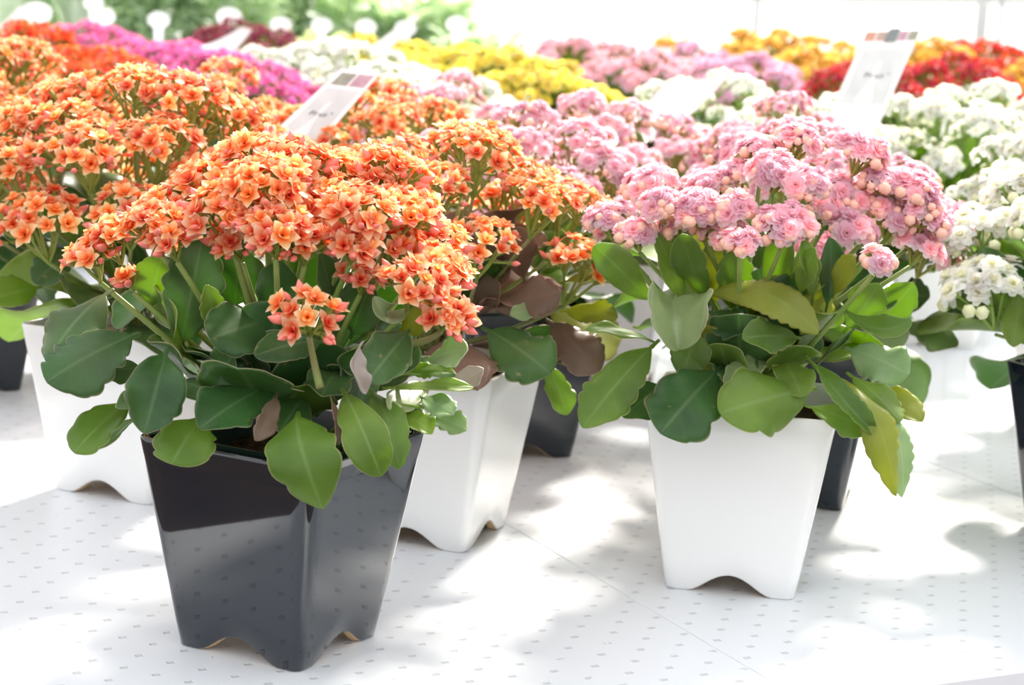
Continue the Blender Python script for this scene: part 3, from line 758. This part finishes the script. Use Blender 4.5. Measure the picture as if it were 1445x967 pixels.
plant((.25, 2.78, 0), 'white', 'white', 'white kalanchoe peeping over the blank white card', 26, nc=14, rx=.1, zt=.325, styles=GR)
F0 = dict(near=False)
def far(x, y, kd, label, seed, rx=.12, nc=16, zt=.32, st=('green', 'dark'), **k):
    plant((x, y, 0), kd, 'white' if seed % 2 else 'black', label, seed, near=False, rx=rx, nc=nc, zt=zt, styles=st, nl=22, **k)
far(-.75, 3.0, 'scarlet_orange', 'scarlet orange kalanchoe at the table side, behind the light orange ones', 31, .13, 20)
far(-.60, 2.86, 'scarlet_orange', 'scarlet orange kalanchoe touching the magenta flowers', 32, .11, 18, .305)
far(-.86, 3.35, 'scarlet_orange', 'scarlet orange kalanchoe half out of view behind another scarlet one', 33, .11, 16, .30)
far(-.44, 3.12, 'magenta', 'magenta kalanchoe next to the green stems of the double white ones', 34, .12, 18, .29)
far(-.60, 3.45, 'magenta', 'magenta kalanchoe in the middle of the three magenta ones', 35, .13, 20, .295)
far(-.80, 3.80, 'magenta', 'magenta kalanchoe behind the scarlet orange flowers', 36, .12, 18, .297)
far(-.385, 3.5, 'white', 'double white kalanchoe in front of the maroon flowers', 37, .12, 18, .30)
far(-.24, 3.25, 'white', 'double white kalanchoe behind the top of the leaning price card', 38, .12, 18, .30)
far(-.10, 3.0, 'white', 'double white kalanchoe between the pink and the yellow ones', 39, .09, 14, .29)
far(.03, 3.2, 'yellow', 'double yellow kalanchoe beside the pale pink ones', 40, .12, 22, .295)
far(-.09, 3.62, 'yellow', 'double yellow kalanchoe in the middle of the yellow ones', 41, .13, 20, .30)
far(-.27, 3.95, 'yellow', 'double yellow kalanchoe beyond the double white flowers, under the arched strip', 42, .12, 18, .295)
far(.10, 4.15, 'pale_pink', 'pale pink kalanchoe beyond the yellow flowers', 43, .14, 18, .315)
far(.20, 3.67, 'pale_pink', 'pale pink kalanchoe nearer the blank white card', 44, .13, 18, .31)
far(.38, 3.46, 'orchid', 'orchid pink kalanchoe in front of the amber flowers', 45, .115, 18, .315)
far(.315, 3.9, 'orchid', 'orchid pink kalanchoe above the blank white card', 46, .12, 16, .315)
far(.555, 3.9, 'amber', 'amber kalanchoe rising beside the dark red ones', 47, .12, 18, .325)
far(.50, 4.4, 'amber', 'amber kalanchoe beyond the orchid pink ones, below the slim post', 48, .13, 18, .33)
far(.325, 4.29, 'amber', 'amber kalanchoe showing one bloom between pale pink and orchid', 49, .09, 12, .31)
far(.55, 3.35, 'red', 'dark red kalanchoe on the near side of the picture card', 50, .105, 18, .325)
far(.73, 3.55, 'red', 'dark red kalanchoe on the far side of the picture card', 51, .125, 20, .325)
far(.80, 3.05, 'red', 'bright red kalanchoe at the edge of the view over white flowers', 52, .085, 14, .315)
far(.80, 4.15, 'amber', 'amber kalanchoe behind the dark red one, beyond the picture card', 53, .13, 18, .34)
far(.92, 3.75, 'amber', 'amber kalanchoe between red flowers under the thick post', 54, .085, 14, .325)
far(.97, 4.4, 'orange_red', 'orange red kalanchoe around the foot of the thick post', 55, .13, 18, .335)
far(1.05, 3.95, 'orange_red', 'orange red kalanchoe at the outer edge above the amber one', 56, .12, 16, .34)
far(-.57, 4.25, 'maroon', 'maroon kalanchoe behind the double white ones', 57, .12, 18, .30)
far(.66, 4.65, 'amber', 'amber kalanchoe farthest back beside the picture card', 58, .12, 16, .315)

# ------------------------------------------------------------------ tables, floor, greenhouse
E1 = V((.891, .454, 0)); E2 = V((-.454, .891, 0)); TC = V((-.237, .998, 0))
def tablemat():
    m, nt, n, l = newmat('dimpled_white_plastic')
    b = n.new('ShaderNodeBsdfPrincipled'); o = n.new('ShaderNodeOutputMaterial')
    tc = n.new('ShaderNodeTexCoord'); sp = n.new('ShaderNodeSeparateXYZ'); l.new(tc.outputs['Object'], sp.inputs[0])
    def mth(op, a, b_=None, c=None):
        q = n.new('ShaderNodeMath'); q.operation = op
        for k, x in enumerate((a, b_, c)):
            if x is None: continue
            if isinstance(x, (int, float)): q.inputs[k].default_value = x
            else: l.new(x, q.inputs[k])
        return q.outputs[0]
    nz = n.new('ShaderNodeTexNoise'); nz.inputs['Scale'].default_value = 45; l.new(tc.outputs['Object'], nz.inputs['Vector'])
    S = .030
    row = mth('DIVIDE', sp.outputs[1], S * .62); ri = mth('FLOOR', row); fy = mth('ABSOLUTE', mth('SUBTRACT', mth('FRACT', row), .5))
    cx = mth('ADD', mth('DIVIDE', sp.outputs[0], S), mth('MULTIPLY', ri, .5)); fx = mth('ABSOLUTE', mth('SUBTRACT', mth('FRACT', cx), .5))
    d = mth('MAXIMUM', mth('MULTIPLY', fx, S / .0026), mth('MULTIPLY', fy, S * .62 / .0019))
    dot = n.new('ShaderNodeMapRange'); l.new(d, dot.inputs[0])
    for k, v in enumerate((.8, 1.15, 1, 0)): dot.inputs[k + 1].default_value = v
    dm = mth('MULTIPLY', dot.outputs[0], mth('SMOOTHSTEP' if False else 'GREATER_THAN', nz.outputs['Fac'], .34))
    mx = n.new('ShaderNodeMix'); mx.data_type = 'RGBA'
    l.new(mth('MULTIPLY', dm, .42), mx.inputs['Factor'])
    ins = [k for k in mx.inputs if k.type == 'RGBA']
    ins[0].default_value = (*hx('e8ebf0'), 1); ins[1].default_value = (*hx('a2a4a8'), 1)
    # faint dirt specks
    n2 = n.new('ShaderNodeTexNoise'); n2.inputs['Scale'].default_value = 130; n2.inputs['Detail'].default_value = 2; l.new(tc.outputs['Object'], n2.inputs['Vector'])
    sk = n.new('ShaderNodeMapRange'); l.new(n2.outputs['Fac'], sk.inputs[0])
    for k, v in enumerate((.77, .8, 0, .5)): sk.inputs[k + 1].default_value = v
    m3 = n.new('ShaderNodeMix'); m3.data_type = 'RGBA'; l.new(sk.outputs[0], m3.inputs['Factor'])
    i3 = [k for k in m3.inputs if k.type == 'RGBA']; l.new([k for k in mx.outputs if k.type == 'RGBA'][0], i3[0]); i3[1].default_value = (*hx('6a5a44'), 1)
    l.new([k for k in m3.outputs if k.type == 'RGBA'][0], b.inputs['Base Color'])
    b.inputs['Roughness'].default_value = .36; b.inputs['Specular IOR Level'].default_value = .35
    bp = n.new('ShaderNodeBump'); bp.inputs['Strength'].default_value = .5; bp.inputs['Distance'].default_value = .0012; bp.invert = True
    l.new(dm, bp.inputs['Height']); l.new(bp.outputs[0], b.inputs['Normal'])
    l.new(b.outputs[0], o.inputs[0]); return m
M_table = tablemat()
M_metal = simple('galvanised_steel', hx('e6eae8'), .5, .5, noise=(20, hx('d8dedc')))
ang = math.atan2(E1.y, E1.x)
def bench(loc, sx, sy, panels, label):
    root = empty('display_bench', loc, ang, label, 'table')
    for k in range(panels):            # moulded top sheets laid edge to edge
        mb = MB(); x0, x1 = sx * k / panels, sx * (k + 1) / panels
        g = .0004
        box(mb, (x0 + (g if k else 0), 0, -.016), (x1 - g, sy, 0))
        p = obj('top_panel', mb.mesh('top_panel', [M_table], 30), root)
        bv = p.modifiers.new('bevel', 'BEVEL'); bv.width = .0008; bv.segments = 2
    mb = MB()
    for q in ((0, 0, sx, .03), (0, sy - .03, sx, sy), (0, .03, .03, sy - .03), (sx - .03, .03, sx, sy - .03)):
        box(mb, (q[0], q[1], -.07), (q[2], q[3], -.0165))
    obj('frame', mb.mesh('frame', [M_metal], 30), root)
    for x in (.06, sx - .1):
        for y in (.1, sy * .5, sy - .1):
            mb = MB(); box(mb, (x, y, -.8), (x + .04, y + .04, -.07)); obj('leg', mb.mesh('leg', [M_metal], 30), root)
    return root
bench(TC, 3.4, 4.6, 7, 'white dimpled plastic bench that all the potted kalanchoes stand on')

mb = MB(); box(mb, (-14, -6, -.9), (14, 16, -.8))
struct('floor', mb.mesh('floor', [simple('damp_earth_floor', hx('3f3129'), .9, .1, noise=(6, hx('57463a'), .5))], 30))

def sheetmat():
    m, nt, n, l = newmat('milky_greenhouse_sheet')
    o = n.new('ShaderNodeOutputMaterial'); t = n.new('ShaderNodeBsdfTranslucent'); d = n.new('ShaderNodeBsdfDiffuse'); mx = n.new('ShaderNodeMixShader')
    t.inputs[0].default_value = (.97, .98, .97, 1); d.inputs[0].default_value = (.9, .92, .9, 1); mx.inputs[0].default_value = .25
    l.new(t.outputs[0], mx.inputs[1]); l.new(d.outputs[0], mx.inputs[2]); l.new(mx.outputs[0], o.inputs[0]); return m
M_sheet = sheetmat()
mb = MB(); box(mb, (-12, 14.0, -.8), (12, 14.004, 2.6)); struct('wall_back', mb.mesh('wall_back', [M_sheet], 30))
for k, (px, y, w) in enumerate(((1386, 8.5, .052), (1413, 12.5, .040), (1068, 9.5, .034), (855, 10.5, .028), (706, 11.0, .026), (590, 12.0, .016))):
    c = at_y(px, 20, y); mb = MB()
    mb.tube([(0, 0, -.8), (0, 0, 0), (0, 0, 1.2), (0, 0, 2.4)], w / 2, 16)
    p = obj('greenhouse_post', mb.mesh('greenhouse_post', [M_metal], 40), None, (c.x, y, 0)); p['kind'] = 'structure'
mb = MB(); a = at_y(960, -3, 12.5); b = at_y(1460, 1, 12.5)
mb.tube([a + (a - b) * .1, a, b, b + (b - a) * 3], .022, 10); p = struct('trim_1', mb.mesh('trim_1', [M_metal], 40))

# ------------------------------------------------------------------ price cards
M_card = simple('white_card', hx('f6f6f4'), .3, .5)
M_grey = simple('pale_grey_print', hx('cdd0d0'), .35, .5, noise=(30, hx('dfe0e0')))
M_print2 = simple('lighter_grey_print', hx('e9e9ea'), .35)
M_ink = simple('grey_ink', hx('8e9294'), .5)
M_clip = simple('grey_clip', hx('7d8486'), .35)
M_photo = [simple('photo_red', hx('c79a94'), .35, noise=(200, hx('a8a493'))), simple('photo_orange', hx('d2a488'), .35, noise=(220, hx('c88a80'))), simple('photo_pink', hx('cba3b0'), .35, noise=(180, hx('b48f9c'))), simple('photo_olive', hx('a9a790'), .35, noise=(200, hx('8d8c86')))]
def card(name, BL, BR, TL, TR, label, bend=0.0, stake=True, n=10):
    """a bent plastic card given by its corners in space; returns root and a function (u, v, lift) -> point"""
    BL, BR, TL, TR = V(BL), V(BR), V(TL), V(TR)
    base = (BL + BR) / 2
    nrm = (BR - BL).cross(TL - BL).normalized()
    if nrm.y > 0: nrm = -nrm
    root = empty(name, (base.x, base.y, base.z), 0, label, 'price card', 'plastic price cards among the flowers')
    def S(u, v, lift=0.0):
        p = (BL * (1 - u) + BR * u) * (1 - v) + (TL * (1 - u) + TR * u) * v
        return p + nrm * (lift - bend * 4 * v * (1 - v)) - base
    def slab(nm, u0, u1, v0, v1, mat, lift, th, parent=root):
        mb = MB(); k = n
        up_ = [[S(u0 + (u1 - u0) * j / 4, v0 + (v1 - v0) * i / k, lift + th) for j in range(5)] for i in range(k + 1)]
        dn = [[S(u0 + (u1 - u0) * j / 4, v0 + (v1 - v0) * i / k, lift) for j in range(5)] for i in range(k + 1)]
        a = mb.grid(up_, [[(0, 0)] * 5] * (k + 1)); b = mb.grid([r[::-1] for r in dn], [[(0, 0)] * 5] * (k + 1))
        for i in range(k):
            mb.face((a[i][0], a[i + 1][0], b[i + 1][-1], b[i][-1])); mb.face((a[i + 1][-1], a[i][-1], b[i][0], b[i + 1][0]))
        for i in (0, k):
            for j in range(4): mb.face((a[i][j], a[i][j + 1], b[i][3 - j], b[i][4 - j]))
        return obj(nm, mb.mesh(nm, [mat], 40), parent)
    slab('card', 0, 1, 0, 1, M_card, 0, .001)
    if stake:
        mb = MB(); q = S(.5, .12, -.003); w = (BR - BL).normalized() * .004
        bot = V((q.x, q.y + .0, -base.z + .115))
        for a, b in ((bot, q),):
            rows = [[a - w, a + w, a + w + V((0, .002, 0)), a - w + V((0, .002, 0))], [b - w, b + w, b + w + V((0, .002, 0)), b - w + V((0, .002, 0))]]
            ids = mb.grid(rows, [[(0, 0)] * 4] * 2, 0, True); mb.face(ids[0][::-1]); mb.face(ids[1])
        obj('stake', mb.mesh('stake', [M_card], 30), root)
    return root, S, slab
def ink(root, S, strokes, mat=None, r=.0005):
    mb = MB()
    for st in strokes:
        mb.tube([S(u, v, .0019) for u, v in st], r, 5)
    return obj('lettering', mb.mesh('lettering', [mat or M_ink]), root)
def letter(ch, x, y, w, h):
    L = {'P': [[(0, 0), (0, 1), (.8, .95), (.8, .55), (0, .5)]], 'r': [[(.1, 0), (.1, .6)], [(.1, .4), (.4, .6), (.7, .55)]], 'i': [[(.5, 0), (.5, .6)], [(.5, .8), (.5, .9)]],
         'c': [[(.8, .5), (.4, .6), (.1, .3), (.4, 0), (.8, .1)]], 'e': [[(.1, .3), (.8, .3), (.6, .6), (.2, .5), (.1, .2), (.4, 0), (.8, .1)]],
         's': [[(.8, .55), (.3, .6), (.2, .4), (.7, .25), (.7, .05), (.1, .05)]], 'u': [[(.1, .6), (.1, .15), (.4, 0), (.8, .15), (.8, .6)], [(.8, .2), (.85, 0)]], "'": [[(.4, 1), (.6, .7)], [(.7, 1), (.9, .72)]]}
    return [[(x + a * w, y + b * h) for a, b in st] for st in L[ch]]
def word(t, x, y, w, h, gap=1.25):
    out = []
    for k, ch in enumerate(t): out += letter(ch, x + k * w * gap, y, w, h)
    return out

# the tall picture card among the white flowers
d = 2.42
r3, S3, sl3 = card('price_card', at_y(1160, 184, d), at_y(1236, 186, d), at_y(1222, 45, d + .045), at_y(1299, 43, d + .045), 'tall white price card with a grey picture standing among white flowers')
sl3('picture', .10, .92, .26, .82, M_grey, .001, .0004)
for k in range(4): sl3('photo', (.0, .22, .62, .8)[k] + .02, (.22, .42, .8, 1)[k] - .005, .9, .995, M_photo[(1, 0, 2, 3)[k]], .001, .0004)
sl3('clip', .42, .62, .885, 1.02, M_clip, -.001, .004)
mb = MB()
prof = [(.5, .28, .3), (.5, .33, .3), (.5, .4, .2), (.5, .48, .08), (.5, .54, .07), (.5, .64, .12), (.5, .7, .05)]
mb.grid([[S3(c - w / 2, v, .0016), S3(c, v, .0018), S3(c + w / 2, v, .0016)] for c, v, w in prof], [[(0, 0)] * 3] * len(prof))
obj('figure', mb.mesh('figure', [M_print2]), r3)
ink(r3, S3, word("Prus'", .34, .53, .075, .045), r=.0006)
ink(r3, S3, [[(.45, .15), (.5, .165), (.55, .15)], [(.2, .08), (.3, .08)], [(.45, .07), (.55, .07)], [(.65, .08), (.85, .08)]], M_print2, .0006)
# the card leaning over the orange flowers
d = 1.93
r1, S1, sl1 = card('price_card', at_y(366, 206, d), at_y(440, 216, d), at_y(482, 97, d + .04), at_y(537, 103, d + .04), 'white price card with grey print leaning over the orange flowers')
sl1('picture', .12, .9, .06, .76, M_grey, .001, .0004)
for k in range(2): sl1('photo', (.12, .55)[k], (.5, .92)[k], .8, .95, M_photo[(3, 2)[k]], .001, .0004)
mb = MB()
mb.grid([[S1(.5 - w / 2, v, .0016), S1(.5, v, .0018), S1(.5 + w / 2, v, .0016)] for v, w in ((.1, .34), (.2, .3), (.3, .16), (.42, .06), (.52, .12), (.6, .05))], [[(0, 0)] * 3] * 6)
obj('figure', mb.mesh('figure', [M_print2]), r1)
ink(r1, S1, word("Prus'", .32, .42, .075, .05), M_ink, .0004)
# the blank card by the pink flowers, seen on its bright side
d = 2.28
card('price_card', at_y(862, 192, d), at_y(932, 200, d), at_y(938, 118, d + .03), at_y(1030, 106, d + .05), 'blank bright white card curling up at a point among pink flowers', bend=.01)
# slim cards seen nearly edge on
for k, (bl, br, tl, tr, d, bend, lab) in enumerate((
    ((-12, 44), (2, 52), (28, 8), (44, 14), 3.7, .012, 'white arched card strip above the scarlet orange flowers'),
    ((283, 66), (318, 84), (340, 38), (356, 42), 3.35, .01, 'white arched card strip rising from the magenta flowers'),
    ((514, 72), (536, 80), (582, 20), (594, 24), 3.6, .012, 'white arched card strip standing in the yellow flowers'),
    ((733, 74), (752, 80), (772, 22), (786, 26), 4.0, .01, 'faint white card strip before the pale pink flowers'))):
    card('price_card', at_y(*bl, d), at_y(*br, d), at_y(*tl, d + .03), at_y(*tr, d + .03), lab, bend)
r8, S8, sl8 = card('price_card', at_y(912, 70, 4.6), at_y(940, 72, 4.6), at_y(945, 28, 4.64), at_y(964, 26, 4.64), 'small white card with a pale grey print beyond the pale pink flowers')
sl8('picture', .3, .95, .2, .95, M_grey, .001, .0004)

# oval headed plant markers on the tables behind
mb = MB(); rows = []
for z, q in ((-.9, .45), (-.6, .8), (0, 1), (.6, .8), (.9, .45)):
    rows.append([(.026 * q * math.cos(2 * pi * k / 16), 0, 0) for k in range(16)])
def marker_meshes():
    mb = MB()
    prof = [(-.0025, .92), (-.0012, 1), (.0012, 1), (.0025, .92)]
    rows = [[(.026 * q * math.cos(2 * pi * k / 20), y, .019 * q * math.sin(2 * pi * k / 20)) for k in range(20)] for y, q in prof]
    ids = mb.grid(rows, [[(0, 0)] * 20] * 4, 0, True); mb.face(ids[0][::-1]); mb.face(ids[-1])
    h = mb.mesh('head', [M_card], 50)
    mb = MB(); rows = []
    for z, w in ((0, .004), (-.01, .011), (-.05, .0095), (-.30, .0085)):
        rows.append([(-w, -.002, z), (w, -.002, z), (w, .002, z), (-w, .002, z)])
    ids = mb.grid(rows, [[(0, 0)] * 4] * 4, 0, True); mb.face(ids[0]); mb.face(ids[-1][::-1])
    return h, mb.mesh('stake', [M_card], 40)
MH, MS = marker_meshes()
for px, py, d, s, lab in ((52, 18, 4.5, 1.25, 'white marker with a thick stake above the scarlet orange flowers'), (147, 23, 4.6, .95, 'white oval marker above the rearmost magenta flowers'),
                   (132, 4, 5.4, .95, 'white oval marker before the grassy plants, above another marker'), (224, 28, 4.6, .95, 'white oval marker over the middle magenta flowers'),
                   (323, 24, 4.6, 1.1, 'white oval marker beside the maroon flowers and arched strip'), (396, 35, 4.55, .9, 'white oval marker beside the pale yellow bush, over maroon flowers'),
                   (454, 36, 4.55, .9, 'white oval marker in front of the pale yellow bush'), (516, 38, 4.55, .9, 'white oval marker just before the arched strip in yellow flowers'),
                   (572, 40, 4.55, .9, 'white oval marker just behind the arched strip in yellow flowers'), (645, 34, 4.7, .95, 'white oval marker over the middle yellow flowers'),
                   (713, 40, 4.7, 1.0, 'white oval marker beside the pale pink flowers')):
    c = at_y(px, py, d)
    t = empty('plant_marker', c, 0, lab, 'plant marker', 'oval plant markers'); t.scale = (s, s, s)
    obj('head', MH, t); obj('stake', MS, t)

# ------------------------------------------------------------------ taller plants on the bench behind
bench(TC + E2 * 4.95, 3.4, 1.5, 7, 'white bench of taller green plants across the aisle')
def grassy(name, loc, h, w, nb, col, col2, label, bloom=None, nbl=0, seed=0, cat='potted plant', bw=.012):
    rnd = R(seed); root = empty(name, loc, 0, label, cat)
    p = obj('pot', ME_pot['white' if seed % 2 else 'black'], root)
    obj('soil', ME_soil, root)
    mb = MB()
    for k in range(nb):
        az = rnd.random() * 6.28; sp = rnd.random() ** .6; L = h * rnd.uniform(.55, 1)
        z0 = rnd.uniform(.1, .1 + h * .55) if bw > .015 else .12
        d = V((math.cos(az), math.sin(az), 0)); b = V((0, 0, z0)) + d * .03 * rnd.random()
        if bw > .015:
            b = d * w * sp * .8 + V((0, 0, z0)); e = b + d * .07 + V((0, 0, rnd.uniform(-.02, .06))); m = (b + e) / 2 + V((0, 0, .02))
        else:
            m = b + d * w * sp * .35 + V((0, 0, L * .6)); e = b + d * w * sp + V((0, 0, L * (1 - .35 * sp)))
        S = V((-d.y, d.x, 0)); rows, uv = [], []
        for i in range(5):
            t = i / 4; c = bez(b, m, e, t); ww = bw * math.sin(pi * (.12 + .86 * t)) ** .8
            rows.append([c - S * ww, c + V((0, 0, -.002)), c + S * ww]); uv.append([(0.1, t), (.5, t), (.9, t)])
        mb.grid(rows, uv)
    if bw > .015:
        for k in range(9):
            az = k * .7; mb.tube([(0, 0, .1), (math.cos(az) * w * .4, math.sin(az) * w * .4, .1 + h * .35), (math.cos(az) * w * .8, math.sin(az) * w * .8, .1 + h * .6)], .003, 5)
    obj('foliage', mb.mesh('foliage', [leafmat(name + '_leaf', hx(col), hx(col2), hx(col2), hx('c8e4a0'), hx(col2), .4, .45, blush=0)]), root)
    for k in range(nbl):
        az = k * 2.4; q = w * (.15 + .75 * rnd.random()); P = V((math.cos(az) * q, math.sin(az) * q, h * rnd.uniform(.85, 1.12) + .1))
        o = obj('flower_cluster', cl_mesh(bloom, k % 4, 1), root, mat=Matrix.Translation(P) @ Matrix.Scale(1.0, 4))
        mb = MB(); mb.tube([(0, 0, .12), (P.x * .5, P.y * .5, P.z * .55), P - V((0, 0, .03))], .002, 5); obj('stem', mb.mesh('stem', [M_stem]), root)
    return root
def back(px, d): p = at_y(px, 60, d); return (p.x, d, 0)
VEILED_PAL = (('c6dabc', 'e6f0dc'), ('b8d2ae', 'dceace'), ('ccdec2', 'ecf4e4'))  # greens paled to carry veiling glare in the leaf colour, here and below
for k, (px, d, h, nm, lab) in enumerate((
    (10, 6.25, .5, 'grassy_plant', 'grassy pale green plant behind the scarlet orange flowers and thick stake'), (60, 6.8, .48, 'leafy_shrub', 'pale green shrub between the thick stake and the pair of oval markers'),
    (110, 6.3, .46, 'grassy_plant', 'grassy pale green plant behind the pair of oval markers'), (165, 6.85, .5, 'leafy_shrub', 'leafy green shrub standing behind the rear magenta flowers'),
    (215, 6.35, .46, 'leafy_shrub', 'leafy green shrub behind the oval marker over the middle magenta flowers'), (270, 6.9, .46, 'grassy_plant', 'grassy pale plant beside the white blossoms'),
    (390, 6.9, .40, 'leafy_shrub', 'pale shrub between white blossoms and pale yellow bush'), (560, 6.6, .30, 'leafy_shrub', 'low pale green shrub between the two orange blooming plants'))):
    grassy(nm, back(px, d), h, .12, 420, *VEILED_PAL[k % 3], lab, None, 0, k, bw=.011 if nm == 'grassy_plant' else .02)
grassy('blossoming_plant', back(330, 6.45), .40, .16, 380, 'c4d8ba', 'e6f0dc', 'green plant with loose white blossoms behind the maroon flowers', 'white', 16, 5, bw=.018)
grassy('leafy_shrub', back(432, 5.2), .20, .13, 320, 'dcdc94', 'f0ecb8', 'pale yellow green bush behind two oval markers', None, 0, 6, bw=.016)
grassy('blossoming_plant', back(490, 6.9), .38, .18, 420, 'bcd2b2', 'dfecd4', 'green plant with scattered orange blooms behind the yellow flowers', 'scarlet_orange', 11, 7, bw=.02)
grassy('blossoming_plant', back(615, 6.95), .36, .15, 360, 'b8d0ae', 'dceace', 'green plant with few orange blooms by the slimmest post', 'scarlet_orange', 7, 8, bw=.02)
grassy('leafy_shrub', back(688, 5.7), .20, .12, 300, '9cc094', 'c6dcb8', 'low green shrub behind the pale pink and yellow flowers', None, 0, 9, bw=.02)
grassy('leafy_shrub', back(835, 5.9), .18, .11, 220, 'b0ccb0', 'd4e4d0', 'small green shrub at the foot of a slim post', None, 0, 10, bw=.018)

# ------------------------------------------------------------------ light
w = bpy.data.worlds.new('world'); sc.world = w; w.use_nodes = True
bg = w.node_tree.nodes['Background']; bg.inputs[0].default_value = (.99, 1, 1.02, 1); bg.inputs[1].default_value = 1.45
sun = bpy.data.lights.new('sun', 'SUN'); sun.energy = 9.5; sun.color = (1, .93, .82); sun.angle = math.radians(8)
so = bpy.data.objects.new('sun', sun); COL.objects.link(so)
so.rotation_euler = V((-.33, -.94, -.80)).to_track_quat('-Z', 'Y').to_euler(); so.location = (1.5, 6, 6)
vs = sc.view_settings
sc.view_settings.view_transform = 'Standard'; vs.look = 'None'; vs.exposure = .12; vs.gamma = 1; vs.use_curve_mapping = False
sc.cycles.max_bounces = 8; sc.cycles.transparent_max_bounces = 8
